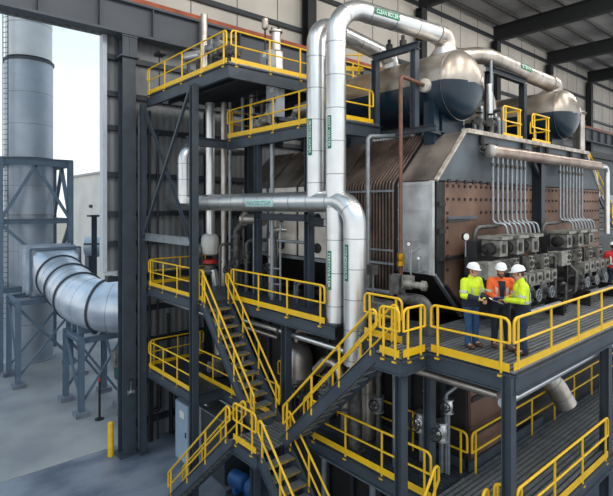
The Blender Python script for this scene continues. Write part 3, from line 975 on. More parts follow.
# ================================================================ stairs
stair('upper left stair flight from the middle walkway down to the landing', 7.62, 8.52, 13.76, F2, 10.95, F1,
      rail_label=('left handrail of the upper left stair flight', 'right handrail of the upper left stair flight'))
stair('right stair flight from the landing up to the corner walkway', 7.8, 8.55, 6.77, F2, 9.9, F1,
      rail_label=('near handrail of the right stair flight', 'far handrail of the right stair flight'))
stair('lower left stair flight from the floor up to the landing', 6.88, 7.42, 11.0, F1, 14.6, 0,
      rail_label=('near handrail of the lower left stair flight', 'far handrail of the lower left stair flight'))
stair('lower front stair flight descending from the landing towards the viewer', 7.02, 7.95, 9.9, F1, 6.7, 0,
      rail_label=('left handrail of the front stair flight', 'right handrail of the front stair flight'), posts=5)
stair('steep ladder stair down from the lower right walkway', 4.68, 5.8, 8.6, F1, 5.9, 0, axis='X',
      rail_label=('near handrail of the steep ladder stair', 'far handrail of the steep ladder stair'))

# ================================================================ guard rails
railing([(7.75, 18.2, F3), (7.75, 12.52, F3)], 'guard rail along the left edge of the top platform', 1.25)
railing([(7.86, 12.44, F3), (14.5, 12.44, F3)], 'guard rail along the right edge of the top platform', 1.3)
railing([(9.3, 14.95, F4), (9.3, 9.6, F4), (10.95, 9.6, F4)], 'guard rail along the pipe platform with the grey panel', 1.25)
railing([(9.35, 14.98, F4), (11.1, 14.98, F4)], 'rear guard rail of the pipe platform', 1.0, toe=False)
railing([(7.72, 18.02, F2), (7.72, 14.4, F2)], 'guard rail of the middle walkway between the tower columns', 1.3)
railing([(7.72, 14.2, F2), (7.72, 13.82, F2)], 'short guard rail left of the upper stair head', 0.5)
railing([(7.8, 18.2, F2), (10.4, 18.2, F2)], 'rear guard rail of the middle walkway inside the tower', 1.3)
railing([(8.62, 13.65, F2), (8.62, 9.2, F2)], 'guard rail of the middle walkway right of the upper stair', 1.25)
railing([(8.65, 7.85, F2), (8.65, 6.75, F2)], 'short guard rail right of the tall pipes at the stair head', 1.2)
railing([(7.78, 6.64, F2), (7.78, 6.14, F2)], 'very short guard rail on the left of the stair head platform', 0.4)
railing([(7.84, 6.08, F2), (8.55, 6.08, F2)], 'front guard rail of the stair head platform', 0.5)
railing([(8.63, 5.98, F2), (8.63, 4.3, F2)], 'guard rail left of the workers running to the corner', 1.3)
railing([(8.7, 4.25, F2), (21.8, 4.25, F2)], 'long guard rail in front of the workers running off to the right', 1.42)
railing([(7.72, 18.0, F1), (7.72, 14.4, F1)], 'guard rail of the lower walkway between the tower columns', 1.3)
railing([(7.8, 18.1, F1), (10.1, 18.1, F1)], 'rear guard rail of the lower walkway inside the tower', 1.2)
railing([(8.65, 16.2, F1), (8.65, 11.1, F1)], 'guard rail of the lower walkway behind the upper stair', 1.3)
railing([(8.65, 9.8, F1), (8.65, 6.0, F1)], 'guard rail of the lower walkway under the right stair flight', 1.25)
railing([(10.05, 13.0, F1), (10.05, 6.0, F1)], 'inner guard rail before the black casing side', 1.25, toe=False)
railing([(10.12, 5.92, F1), (21.8, 5.92, F1)], 'inner guard rail along the brown lower casing', 1.35, toe=False)
railing([(8.72, 4.2, F1), (13.4, 4.2, F1)], 'outer guard rail of the lower right walkway', 1.3)
railing([(8.65, 4.6, F1), (8.65, 4.25, F1)], 'tiny guard rail at the head of the steep ladder stair', 0.4)
railing([(7.0, 10.97, F1), (7.0, 9.95, F1)], 'guard rail on the open side of the stair landing', 0.7)

# ================================================================ steam drums
def drum(cx, yf, yb, cz, r, label):
    t = thing('steam_drum', label, 'boiler drum', (cx, (yf + yb) / 2, cz - r))
    L = yb - yf
    hd = 0.5
    pr = [(0.02, 0), (r * 0.35, 0.03), (r * 0.62, 0.11), (r * 0.82, 0.23), (r * 0.95, 0.37), (r, hd), (r, L - hd), (r * 0.82, L - 0.23), (r * 0.35, L - 0.03), (0.02, L)]
    mb = MB().lathe((cx, yf, cz), (0, 1, 0), pr, 48)
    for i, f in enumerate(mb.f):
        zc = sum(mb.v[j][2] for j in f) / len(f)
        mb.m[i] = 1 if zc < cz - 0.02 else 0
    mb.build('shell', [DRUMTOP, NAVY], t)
    for y in (yf + hd, yf + hd + 1.25, yf + hd + 2.5, yf + hd + 3.75):
        b = MB().lathe((cx, y - 0.015, cz), (0, 1, 0), [(r + 0.006, 0), (r + 0.006, 0.03)], 48)
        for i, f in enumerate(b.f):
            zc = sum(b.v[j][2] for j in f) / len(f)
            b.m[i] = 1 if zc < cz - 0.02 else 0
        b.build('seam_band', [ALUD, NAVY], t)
    d = V((0.42, -0.85, 0.1)).normalized()
    MB().lathe((cx + r * 0.52, yf + 0.16, cz + 0.1), d, [(0.17, 0), (0.17, 0.07), (0.14, 0.1)], 20).build('inspection_cover', ALUD, t)
    for y in (yf + 0.85, yb - 1.0):
        q = MB().box(cx - 0.55, cx + 0.55, y - 0.14, y + 0.14, 11.45, cz - r * 0.72)
        q.box(cx - 0.7, cx + 0.7, y - 0.2, y + 0.2, 11.40, 11.46)
        q.build('saddle', NAVY, t, smooth=False)
    if cx < 15:
        MB().box(11.62, 11.86, 7.95, 8.3, 10.98, 12.35).build('support_leg', NAVY, t, smooth=False)
    return t


drum(12.5, 7.2, 12.6, 12.85, 1.0, 'large near steam drum with silver top and navy belly over the boiler')
drum(20.0, 7.3, 12.6, 12.95, 0.95, 'farther steam drum with silver top and navy belly at the right')

# ================================================================ big clad pipes
PX = 8.95
t = pipe([(PX, 18.65, 9.52), (PX, 8.44, 9.52), (PX, 8.44, 5.45)], 0.285, 'long horizontal silver pipe that elbows down at the stair head', R=0.62, seams=0.75, n=28, name='clad_pipe')
MB().lathe((PX, 8.44, 3.3), (0, 0, 1), [(0.26, 0), (0.26, 0.04), (0.17, 0.06), (0.17, 2.0), (0.26, 2.16)], 20).build('lower_run', IRON, t)
pipe_label(t, 'PROCESS STEAM', (PX, 12.18, 9.52), (0, -1, 0), (-0.95, -0.1, -0.12), 0.29, 1.38, 0.2, MINT, mat('dark_green_lettering', (40, 96, 84), 0.5))
pipe_label(t, 'CONDENSATE', (PX, 8.44, 8.0), (0, 0, -1), (-1, 0.1, 0), 0.29, 0.9, 0.12)
t = pipe([(PX, 9.89, 9.6), (PX, 9.89, 14.4), (12.6, 10.3, 14.25), (12.6, 10.3, 13.7)], 0.26, 'left tall silver pipe rising from the long horizontal pipe', R=0.6, seams=0.85, n=28, name='clad_pipe')
pipe_label(t, 'PROCESS WATER', (PX, 9.89, 11.25), (0, 0, -1), (-1, -0.16, 0), 0.265, 0.98, 0.12)
t = pipe([(PX, 9.12, F2), (PX, 9.12, 14.66), (12.55, 8.45, 14.52), (12.56, 8.45, 14.52)], 0.265, 'right tall silver pipe bending over to the near steam drum', R=0.8, seams=0.85, n=28, name='clad_pipe')
pipe_label(t, 'HOT WATER', (PX, 9.12, 11.3), (0, 0, -1), (-1, -0.1, 0), 0.265, 0.85, 0.12)
pipe_label(t, 'FEEDWATER', (PX, 9.12, 7.75), (0, 0, -1), (-1, -0.1, 0), 0.265, 1.0, 0.12)
pipe_label(t, 'CLEAN BOILER', (10.42, 8.84, 14.605), (3.6, -0.67, -0.14), (-0.6, -0.78, 0.0), 0.27, 0.86, 0.18)
b = MB()
b.tube([(12.45, 8.47, 14.52), (12.95, 8.47, 14.52), (12.95, 8.47, 13.7)], 0.3, 24, R=0.36)
b.build('drum_elbow', ALUD, t)
MB().lathe((12.95, 8.47, 13.75), (0, 0, 1), [(0.42, 0), (0.42, 0.08), (0.34, 0.1), (0.34, 0.4)], 24).build('drum_nozzle', ALU, t)
MB().tube([(12.9, 8.6, 14.55), (13.6, 8.9, 14.5), (13.9, 9.6, 14.2)], 0.2, 18, R=0.4).build('branch_elbow', ALUD, t)
t = pipe([(14.3, 10.6, 13.0), (14.3, 9.9, 14.45), (16.0, 8.9, 14.7), (20.0, 8.5, 14.35), (20.35, 8.4, 14.3)], 0.29, 'silver pipe sweeping across to the top of the farther drum', ALUD, R=1.6, seams=0.9, n=26, name='clad_pipe')
pipe_label(t, 'STEAM', (18.2, 8.68, 14.508), (4.0, -0.4, -0.35), (-0.5, -0.82, 0.2), 0.295, 0.72, 0.22, band=True)
MB().tube([(20.2, 8.43, 14.32), (20.65, 8.4, 14.3), (20.65, 8.4, 13.7)], 0.31, 24, R=0.36).build('drum_elbow', ALUD, t)
MB().lathe((20.65, 8.4, 13.68), (0, 0, 1), [(0.42, 0), (0.42, 0.07), (0.33, 0.09), (0.33, 0.35)], 24).build('drum_nozzle', ALU, t)
MB().tube([(20.65, 8.5, 14.3), (21.2, 8.7, 14.25), (21.4, 9.4, 14.0)], 0.2, 18, R=0.4).build('branch_elbow', ALUD, t)
pipe([(14.7, 9.6, 13.6), (16.2, 9.2, 13.75), (17.0, 9.2, 13.4), (17.2, 9.2, 11.5)], 0.2, 'smaller silver pipe curving down between the two drums', ALUD, R=0.7, seams=0.8, n=20, name='clad_pipe')
t = pipe([(8.72, 17.1, 9.5), (8.72, 17.1, 11.6), (11.5, 17.0, 11.75)], 0.27, 'short silver elbow pipe behind the cross braces of the tower', R=0.5, seams=0.6, n=22, name='clad_pipe')

# red-brown line to the drum
t = pipe([(10.2, 8.0, 7.9), (10.2, 8.0, 12.78), (11.45, 8.15, 12.76)], 0.052, 'rust red pipe rising past the tube wall to the drum side', RUSTP, R=0.12, n=14)
MB().lathe((11.38, 8.15, 12.76), (1, 0, 0), [(0.15, 0), (0.19, 0.03), (0.19, 0.16), (0.15, 0.2)], 20).build('flange', mat('pale_gasket', (206, 198, 186), 0.7, 0.0, 0.25, 8), t)
MB().lathe((10.2, 8.0, 7.85), (0, 0, 1), [(0.11, 0), (0.11, 0.1), (0.08, 0.12), (0.1, 0.2), (0.1, 0.32)], 14).build('coupling', BRASS, t)
MB().tube([(10.2, 8.0, 7.9), (10.2, 8.0, 6.9)], 0.06, 12).build('lower_run', RUSTP, t)

# header with risers along the front
t = thing('header_pipe', 'long rusty grey header pipe with thin riser tubes on the boiler front', 'pipe', (17, 6.92, 10.7))
MB().tube([(12.75, 6.9, 10.92), (21.0, 6.9, 10.94)], 0.17, 22).build('header', mat('header_steel', (176, 156, 142), 0.4, 0.5, rgb2=(130, 110, 98), scale=2), t)
MB().lathe((12.7, 6.9, 10.92), (1, 0, 0), [(0.1, 0), (0.19, 0.04), (0.19, 0.14)], 22).build('end_cap', ALUD, t)
MB().tube([(20.9, 6.9, 10.94), (21.9, 6.9, 10.94), (21.9, 6.9, 8.3)], 0.1, 16, R=0.25).build('end_elbow', ALU, t)
for x0 in (12.85, 17.35):
    for i in range(8):
        x = x0 + i * 0.275
        MB().tube([(x, 6.88, 10.8), (x, 6.88, 8.92), (x + 0.1, 6.56, 8.9), (x + 0.1, 6.5, 8.6)], 0.034, 10, R=0.14).build('riser_tube', TUBE2 if False else GALV, t)
        MB().lathe((x, 6.88, 10.5), (0, 0, 1), [(0.06, 0), (0.06, 0.09)], 10).build('union', IRON, t)
for x in (13.0, 15.0, 17.4, 20.2):
    MB().bar((x, 7.18, 11.15), (x, 6.85, 11.1), 0.06, 0.05).bar((x, 6.85, 11.1), (x, 6.85, 10.95), 0.06, 0.05).build('hanger', DARK, t, smooth=False)

# ================================================================ burner valve racks
def rack(dx, label):
    Y0 = 6.2
    t = thing('burner_valve_rack', label, 'valve rack', (13 + dx, Y0, F2))
    # stand
    for x in (11.3, 12.6, 14.15):
        for y in (5.95, 6.75):
            MB().box(x + dx - 0.04, x + dx + 0.04, y - 0.04, y + 0.04, F2, 8.1).build('leg', IROND, t, smooth=False)
    for z in (6.75, 7.3):
        b = MB()
        for y in (5.95, 6.75):
            b.box(11.3 + dx, 14.15 + dx, y - 0.03, y + 0.03, z - 0.04, z + 0.04)
        for x in (11.3, 14.15):
            b.box(x + dx - 0.03, x + dx + 0.03, 5.95, 6.75, z - 0.04, z + 0.04)
        b.build('shelf_frame', IROND, t, smooth=False)
    MB().box(11.5 + dx, 14.1 + dx, 6.6, 6.9, 6.6, 8.5).build('back_plate', BLACK, t, smooth=False)
    # top row: three capped actuator boxes
    for x in (11.95, 12.85, 13.75):
        x += dx
        a = MB().box(x - 0.2, x + 0.2, 6.1, 6.6, 8.12, 8.52).build('actuator_box', BOXM, t, smooth=False)
        MB().box(x - 0.3, x + 0.27, 6.0, 6.66, 8.55, 8.63).build('cap_plate', BOXM, a, smooth=False)
        MB().box(x - 0.07, x + 0.07, 6.075, 6.1, 8.2, 8.42).build('indicator', STUD, a, smooth=False)
        MB().lathe((x - 0.2, 6.35, 8.3), (-1, 0, 0), [(0.16, 0), (0.16, 0.2), (0.06, 0.22), (0.06, 0.3)], 12).build('motor', IROND, a)
    # middle row: pale cylinders / boxes with bolted faces
    for j, x in enumerate((11.25, 12.1, 12.97, 13.85)):
        x += dx
        wl = 0.5 if j == 0 else 0.1
        b = MB().box(x - wl, x + 0.1, 5.95, 6.3, 7.7, 8.04).box(x - wl - 0.03, x + 0.14, 5.85, 5.95, 7.66, 8.08)
        for sx in (-0.08, 0.08):
            for z in (7.75, 7.89, 8.03):
                b.box(x + sx - 0.03, x + sx + 0.03, 5.83, 5.85, z - 0.03, z + 0.03, 1)
        b.lathe((x - 0.01, 5.83, 7.89), (0, 1, 0), [(0.07, 0), (0.07, 0.02)], 12, 1)
        a = b.build('control_box', [BOXM, STUD], t, smooth=False)
        if j:
            MB().tube([(x - 0.8, 6.05, 7.86), (x - 0.1, 6.05, 7.86)], 0.05, 10).build('link_pipe', IRON, t)
    # manifold with faced valves
    MB().box(12.0 + dx, 14.2 + dx, 5.8, 6.1, 7.3, 7.42).build('manifold', BOXM, t, smooth=False)
    for x in (12.2, 12.65, 13.1, 13.55, 14.0):
        x += dx
        a = MB().box(x - 0.17, x + 0.17, 5.7, 6.0, 7.4, 7.66).build('manifold_valve', BOXM, t, smooth=False)
        MB().lathe((x, 5.67, 7.53), (0, 1, 0), [(0.06, 0), (0.07, 0.03)], 10).build('knob', STUD, a)
    # hand wheels / burner flanges and pipes
    for x in (12.15, 12.95, 13.75):
        x += dx
        a = MB().lathe((x, 5.85, 7.08), (0, 1, 0), [(0.06, -0.14), (0.1, -0.12), (0.1, 0.0), (0.24, 0.02), (0.24, 0.1), (0.15, 0.12), (0.15, 0.7)], 18).build('burner', IRON, t)
        MB().wheel((x, 5.66, 7.08), (0, 1, 0), 0.15, 0.016).build('hand_wheel', GALV, a)
    for x in (11.7, 12.2, 12.7, 13.4):
        x += dx
        MB().tube([(x, 6.1, 7.7), (x, 5.8, 7.4), (x - 0.1, 5.8, 6.8), (x - 0.1, 6.3, 6.62)], 0.045, 8, R=0.15).build('drop_pipe', IRON, t)
    MB().tube([(11.9 + dx, 5.6, 6.72), (14.2 + dx, 5.6, 6.72)], 0.075, 12).build('supply_pipe', GALV, t)
    for x in (11.9, 14.1):
        MB().box(x + dx, x + dx + 0.06, 5.5, 6.0, F2, 6.85).build('pipe_foot', IROND, t, smooth=False)
    MB().tube([(12.0 + dx, 6.95, 8.2), (12.0 + dx, 6.95, 8.82), (13.1 + dx, 6.9, 8.84)], 0.06, 12, R=0.25).build('loop_pipe', RUSTP if False else IRON, t)
    if dx: return t
    MB().tube([(14.15 + dx, 5.95, 8.0), (14.65 + dx, 5.95, 8.0), (14.65 + dx, 5.95, F2)], 0.045, 10, R=0.2).build('side_conduit', IRON, t)
    MB().tube([(14.2 + dx, 5.6, 7.25), (14.5 + dx, 5.6, 7.25), (14.5 + dx, 5.6, F2)], 0.04, 10, R=0.15).build('side_conduit', IRON, t)
    return t


rack(0, 'near burner valve rack crowded with grey boxes behind the workers')
rack(4.15, 'far burner valve rack with hand wheels right of the workers')
gauge((11.48, 6.9, 8.6), (-0.35, -1, 0), 'round white gauge on the brown panel above the left worker', 0.1, (11.48, 6.9, 7.0))
gauge((15.1, 6.7, 8.45), (-0.3, -1, 0), 'round white gauge between the two valve racks', 0.1, (15.1, 6.7, 7.3))
gauge((10.3, 7.81, 8.42), (-1, -0.5, 0), 'small white gauge on the grey corner plate', 0.055, (10.3, 7.81, 7.7))
MB().tube([(10.3, 7.81, 7.72), (10.56, 7.81, 7.72)], 0.02, 8).build('stem', GALV, bpy.data.objects['pressure_gauge.002'])
gauge((10.32, 7.52, 8.08), (-1, -0.5, 0), 'lower small gauge beside the corner of the grey plate', 0.045, (10.32, 7.52, 7.7))
MB().tube([(10.32, 7.52, 7.72), (10.56, 7.52, 7.72)], 0.02, 8).build('stem', GALV, bpy.data.objects['pressure_gauge.003'])

# ================================================================ middle walkway equipment (by the corner plate)
t = thing('regulating_valve', 'grey double headed valve with a fat elbow on the walkway by the stair head', 'valve', (9.75, 7.3, F2))
MB().tube([(9.62, 7.55, 7.15), (9.62, 6.78, 7.18), (9.62, 6.72, 6.4)], 0.14, 18, R=0.26).build('elbow', IRON, t)
MB().lathe((9.6, 7.05, 7.52), (0.3, -1, 0), [(0.12, -0.3), (0.12, -0.14), (0.08, -0.12), (0.08, 0.1), (0.12, 0.12), (0.12, 0.22), (0.06, 0.25)], 16).build('actuator', BOXM, t)
MB().box(9.48, 9.74, 7.5, 7.78, 7.25, 7.72).build('gear_box', IRON, t, smooth=False)
MB().box(9.5, 9.72, 7.2, 7.42, 7.42, 7.72).build('motor_box', BOXM, t, smooth=False)
MB().tube([(9.62, 7.62, 7.1), (9.62, 7.75, 6.4)], 0.1, 14).build('leg_pipe', IRON, t)
MB().tube([(9.7, 7.3, 7.7), (9.7, 7.3, 8.3), (10.2, 7.4, 8.35)], 0.02, 8, R=0.06).build('sensing_line', GALV, t)
t = thing('junction_box', 'small grey junction box on a post beside the rust red pipe', 'box', (9.8, 8.6, F2))
MB().box(9.65, 9.9, 8.5, 8.75, 7.6, 7.85).build('box', IRON, t, smooth=False)
MB().tube([(9.8, 8.6, F2), (9.8, 8.6, 7.6)], 0.03, 8).build('post', GALV, t)
pipe([(9.95, 10.3, 7.15), (9.95, 8.1, 7.15)], 0.06, 'grey line running low along the tube wall', GALV)
pipe([(10.3, 10.45, 8.2), (10.3, 8.35, 8.2)], 0.035, 'thin conduit clipped across the tube wall', GALV)
pipe([(10.05, 9.0, F2), (10.05, 9.0, 11.3), (11.9, 9.0, 11.5)], 0.06, 'grey conduit standing before the tube wall', GALV, R=0.15)
t = thing('equipment_skid', 'low pale box on the walkway behind the tall pipes', 'box', (9.9, 9.2, F2))
MB().box(9.55, 10.2, 8.2, 9.0, F2 + 0.08, F2 + 0.5).build('box', BOXM, t, smooth=False)
MB().box(9.5, 10.25, 8.15, 9.05, F2, F2 + 0.08).build('base', IROND, t, smooth=False)

# ---- valve station inside the tower at the middle walkway
t = thing('control_valve', 'tall control valve with a white actuator and red flange above the stair head', 'valve', (9.4, 16.35, F2))
cx, cy = 9.4, 16.35
MB().tube([(cx, cy, 8.3), (cx, cy, F3 - 0.4)], 0.17, 18).build('riser', ALU, t)
MB().lathe((cx, cy, 7.55), (0, 0, 1), [(0.2, 0), (0.3, 0.05), (0.34, 0.2), (0.34, 0.62), (0.28, 0.75), (0.2, 0.8)], 20).build('actuator', mat('white_actuator', (206, 204, 196), 0.4, 0.1, 0.15, 5), t)
MB().lathe((cx - 0.3, cy + 0.1, 7.7), (-0.8, 0.6, 0), [(0.2, 0), (0.26, 0.08), (0.26, 0.3), (0.15, 0.36)], 16).build('side_head', BOXM, t)
MB().lathe((cx, cy, 7.22), (0, 0, 1), [(0.2, 0), (0.27, 0.03), (0.27, 0.14), (0.2, 0.18)], 18).build('flange', REDP, t, label='red flange')
MB().lathe((cx, cy, 6.95), (0, 0, 1), [(0.13, 0), (0.22, 0.08), (0.22, 0.22), (0.15, 0.28)], 16).build('body', IRON, t)
MB().tube([(cx - 0.5, cy - 0.0, 6.95), (cx, cy - 0.05, 6.95), (cx + 0.1, cy - 0.1, 6.95), (cx + 0.15, cy - 0.15, F2)], 0.14, 14, R=0.18).build('outlet', ALU, t)
pipe([(9.8, 15.3, F2), (9.8, 15.3, 7.2), (9.7, 15.0, 7.6), (9.7, 15.0, 8.5), (9.85, 14.5, 8.95), (10.2, 14.3, 8.95)], 0.13, 'grey serpentine pipe right of the red flanged valve', IRON, R=0.3, flanges=[((9.7, 15.0, 7.8), (0, 0, 1)), ((9.7, 15.0, 8.3), (0, 0, 1))])
valve((9.6, 15.0, 6.95), (0.3, 1, 0), 0.1, 'small valve at the foot of the serpentine pipe')
pipe([(9.75, 15.95, F2), (9.75, 15.95, F3 - 0.4)], 0.11, 'second vertical silver pipe in the tower', ALUD)
pipe([(9.9, 15.75, F2), (9.9, 15.75, F3 - 0.4)], 0.06, 'thin vertical line right of the second silver pipe in the tower', GALV)
pipe([(10.2, 13.4, F2), (10.2, 13.4, 9.1)], 0.14, 'short silver riser by the slim column', ALUD, flanges=[((10.2, 13.4, 9.0), (0, 0, 1))])
t = thing('horizontal_filter', 'silver horizontal filter body with flanges under the long pipe', 'filter', (9.9, 13.9, 8.5))
MB().lathe((9.6, 14.4, 8.95), (0.35, -1, 0), [(0.24, 0), (0.24, 0.08), (0.17, 0.1), (0.17, 0.75), (0.24, 0.77), (0.24, 0.85)], 18).build('body', ALUD, t)
MB().tube([(9.75, 13.95, 8.9), (9.75, 13.95, F2)], 0.06, 10).build('drain', GALV, t)
pipe([(9.5, 12.6, F2), (9.5, 12.6, 11.4)], 0.075, 'vertical grey pipe right of the slim left column', GALV)
pipe([(9.6, 12.45, 8.3), (9.6, 10.9, 8.3)], 0.05, 'grey line crossing in front of the pale panels', GALV)
t = thing('sample_stand', 'thin sampling stand with small valves before the dark hopper', 'stand', (9.6, 12.3, F2))
MB().tube([(9.6, 12.3, F2), (9.6, 12.3, 8.9)], 0.035, 8).build('post', GALV, t)
for z in (6.9, 7.4):
    MB().tube([(9.6, 12.3, z), (9.45, 12.7, z)], 0.03, 8).build('arm', GALV, t)
    MB().wheel((9.4, 12.75, z), (-1, 0.3, 0), 0.07, 0.012).build('tap_wheel', IROND, t)
pipe([(10.2, 12.3, F2), (10.2, 12.3, 6.95), (10.2, 10.8, 6.95), (10.2, 10.8, F2)], 0.05, 'low grey line beside the hopper', GALV)

# conduits on the door column
pipe([(7.55, 18.55, 0.02), (7.55, 18.55, 12.8), (7.75, 18.4, 13.2)], 0.05, 'pale conduit climbing beside the door column', GALV, R=0.15)
t = pipe([(7.6, 18.75, 0.02), (7.6, 18.75, 9)], 0.035, 'thin dark conduit beside the pale conduit', DARK)
valve((7.12, 18.24, 2.4), (1, 0, 0), 0.06, 'small pale valve on the door column near the floor', GALV)
for x, h, w in ((8.1, 13.2, 0.05), (8.45, 12.5, 0.04)):
    pipe([(x, 18.85, 0.02), (x, 18.85, h)], w, 'thin conduit on the back wall behind the cross braces, %s one' % ('left' if x < 8.3 else 'right'), DARK)

# ================================================================ top platform equipment
t = thing('vent_stack', 'tall slim silver vent pipe on the top platform', 'pipe', (9.2, 16.45, F3))
MB().tube([(9.2, 16.45, F3), (9.2, 16.45, 16.6)], 0.13, 18).build('pipe_run', ALUD, t)
MB().lathe((9.2, 16.45, F3), (0, 0, 1), [(0.24, 0), (0.24, 0.05)], 16).build('flange', IRON, t)
t = thing('horizontal_receiver', 'small silver horizontal receiver on the top platform by the vent pipe', 'tank', (9.0, 16.9, F3))
MB().lathe((8.85, 17.25, 15.1), (0.4, -1, 0), [(0.1, 0), (0.2, 0.05), (0.2, 0.75), (0.1, 0.8)], 20).build('shell', ALU, t)
for k_ in (0.15, 0.6):
    q = V((8.85, 17.25, 15.1)) + V((0.4, -1, 0)).normalized() * k_
    MB().box(q.x - 0.05, q.x + 0.05, q.y - 0.05, q.y + 0.05, F3, 14.95).build('leg', IRON, t, smooth=False)
for (x, y, z, r_, lab) in ((9.2, 15.9, 15.2, 0.11, 'tallest valve of the top platform cluster right of the vent pipe'), (9.3, 15.45, 14.7, 0.14, 'second valve of the top platform cluster with a motor head'),
                       (9.2, 15.0, 14.9, 0.12, 'third valve of the top platform cluster'), (9.25, 14.5, 14.75, 0.12, 'rightmost valve of the top platform cluster'), (9.0, 15.2, 14.2, 0.11, 'low valve in front of the top platform cluster')):
    valve((x, y, z), (0.3, -1, 0), r_, lab, GALV if z > 15 else IRON, stem=0.2, actuator=(z == 14.7))
    MB().tube([(x, y, F3), (x, y, z - r_ * 0.9)], 0.08, 10).build('support_pipe', IRON, None, 'stand pipe under the ' + lab, 'pipe')
pipe([(9.05, 16.2, 14.3), (9.3, 14.2, 14.3)], 0.07, 'grey run pipe joining the top platform valves', IRON)
t = thing('relief_silencer', 'grey silencer drum on the top platform right of the instrument cabinet', 'silencer', (10.6, 13.85, F3))
MB().lathe((10.6, 13.85, F3), (0, 0, 1), [(0.13, 0), (0.13, 0.45), (0.27, 0.5), (0.27, 1.15), (0.18, 1.22), (0.18, 1.85), (0.24, 1.87), (0.24, 1.93), (0.16, 1.95)], 24).build('shell', ALUD, t)
for k_ in range(4):
    MB().lathe((10.6 + 0.18 * math.cos(k_ * 1.57), 13.85 + 0.18 * math.sin(k_ * 1.57), F3 + 1.9), (0, 0, 1), [(0.03, 0), (0.03, 0.12)], 8).build('lug', IROND, t)
t = thing('signal_lamp', 'thin pole with a small silver lamp head beside the silencer', 'lamp', (10.2, 13.94, F3))
MB().tube([(10.2, 13.94, F3), (10.2, 13.94, 15.6)], 0.03, 8).build('pole', IROND, t)
MB().lathe((10.2, 13.94, 15.6), (0, 0, 1), [(0.08, 0), (0.12, 0.05), (0.12, 0.35), (0.05, 0.42)], 12).build('lamp_head', ALUD, t)
cabinet((10.2, 13.75, F3), (0.3, 0.5, 1.1), 'grey instrument cabinet beside the silencer on the top platform', '-X', mat('grey_cabinet', (150, 154, 160), 0.4, 0, 0.1), stand=0.25)
t = thing('floodlight', 'small black floodlight arm at the far end of the top platform', 'lamp', (7.95, 17.6, F3))
MB().tube([(7.95, 17.6, F3), (7.95, 17.6, 15.05)], 0.025, 8).build('post', IROND, t)
MB().box(7.8, 8.1, 17.2, 17.75, 15.05, 15.15).build('lamp_head', IROND, t, smooth=False)

# ================================================================ pipe platform equipment
cabinet((9.9, 12.95, F4), (0.3, 0.6, 1.62), 'tall pale grey control panel on the pipe platform', '-X', mat('pale_panel_paint', (176, 182, 188), 0.4, 0, 0.12), stand=0.5)
pipe([(9.8, 14.75, F4), (9.8, 14.75, F3 - 0.4)], 0.06, 'leftmost thin riser on the pipe platform', GALV)
pipe([(9.9, 14.3, F4), (9.9, 14.3, 13.3)], 0.1, 'left silver riser on the pipe platform', ALUD, flanges=[((9.9, 14.3, 12.6), (0, 0, 1)), ((9.9, 14.3, 13.2), (0, 0, 1))])
pipe([(9.95, 13.75, F4), (9.95, 13.75, 13.05), (9.95, 13.45, 13.05), (9.95, 13.45, F4)], 0.08, 'looped grey pipe left of the control panel', IRON, R=0.18, flanges=[((9.95, 13.75, 12.9), (0, 0, 1)), ((9.95, 13.75, 12.3), (0, 0, 1))])
valve((9.9, 14.0, 12.95), (0, 1, 0), 0.08, 'valve between the risers left of the control panel')
valve((9.65, 13.1, 12.25), (0, 1, 0), 0.12, 'pale valve at the foot of the control panel', BOXM)
pipe([(10.35, 12.3, 12.5), (10.35, 10.5, 12.62)], 0.24, 'fat silver pipe right of the control panel', ALUD, seams=0.6, n=22, name='clad_pipe')
for y in (11.9, 11.2, 10.6):
    pipe([(9.8, y, F4), (9.8, y, 12.35)], 0.05, {11.9: 'short drain stub nearest the control panel', 11.2: 'short drain stub in the middle of the pipe platform', 10.6: 'short drain stub behind the tall pipes'}[y], IRON, flanges=[((9.8, y, 12.25), (0, 0, 1))])

# portal over the drum
t = thing('pipe_portal', 'dark blue steel portal standing against the near drum', 'frame', (11.15, 9.0, 10.6))
MB().ibeam((11.2, 9.85, 11.5), (11.2, 7.6, 11.5), 0.14, 0.16).build('base_beam', STEEL, t, smooth=False)
for y in (7.9, 9.2):
    MB().bar((11.2, y, 11.48), (12.0, y, 11.42), 0.1, 0.1).build('strut', STEEL, t, smooth=False)
for y, z0 in ((9.72, 11.58), (8.3, 11.58)):
    MB().ibeam((11.2, y, z0), (11.2, y, 13.75), 0.18, 0.18, (0, 1, 0)).build('post', STEEL, t, smooth=False)
MB().ibeam((11.2, 9.85, 13.84), (11.2, 8.15, 13.84), 0.16, 0.2).build('cross_beam', STEEL, t, smooth=False)
for y in (8.7, 9.2):
    MB().lathe((11.2, y, 13.94), (0, 0, 1), [(0.1, 0), (0.1, 0.16), (0.05, 0.18), (0.05, 0.3)], 10).build('clamp', IROND, t)
# small platforms and rails round the drums
railing([(11.3, 12.9, 13.85), (11.3, 11.4, 13.85), (12.0, 10.95, 13.85)], 'yellow access rail behind the near drum seen past the tall pipes', 0.8, m=YEL)
railing([(13.9, 10.5, 13.4), (13.9, 9.2, 13.4)], 'yellow rail glimpsed between the two drums', 0.7, toe=False)
railing([(14.25, 7.3, 11.5), (15.5, 7.3, 11.5), (15.5, 8.0, 11.5)], 'left small yellow guard cage on top of the boiler', 0.75)
railing([(16.2, 7.3, 11.5), (17.6, 7.3, 11.5), (17.6, 8.0, 11.5)], 'right small yellow guard cage on top of the boiler under the far drum', 0.75)
t = thing('pipe_portal', 'dark steel portal on the boiler top between the drums', 'frame', (17.0, 9, 11.4))
for x in (15.8, 18.3):
    MB().ibeam((x, 8.6, 11.44), (x, 8.6, 14.0), 0.22, 0.22, (0, 1, 0)).build('post', DARK, t, smooth=False)
MB().ibeam((15.6, 8.6, 14.1), (18.5, 8.6, 14.1), 0.2, 0.22).build('cross_beam', DARK, t, smooth=False)
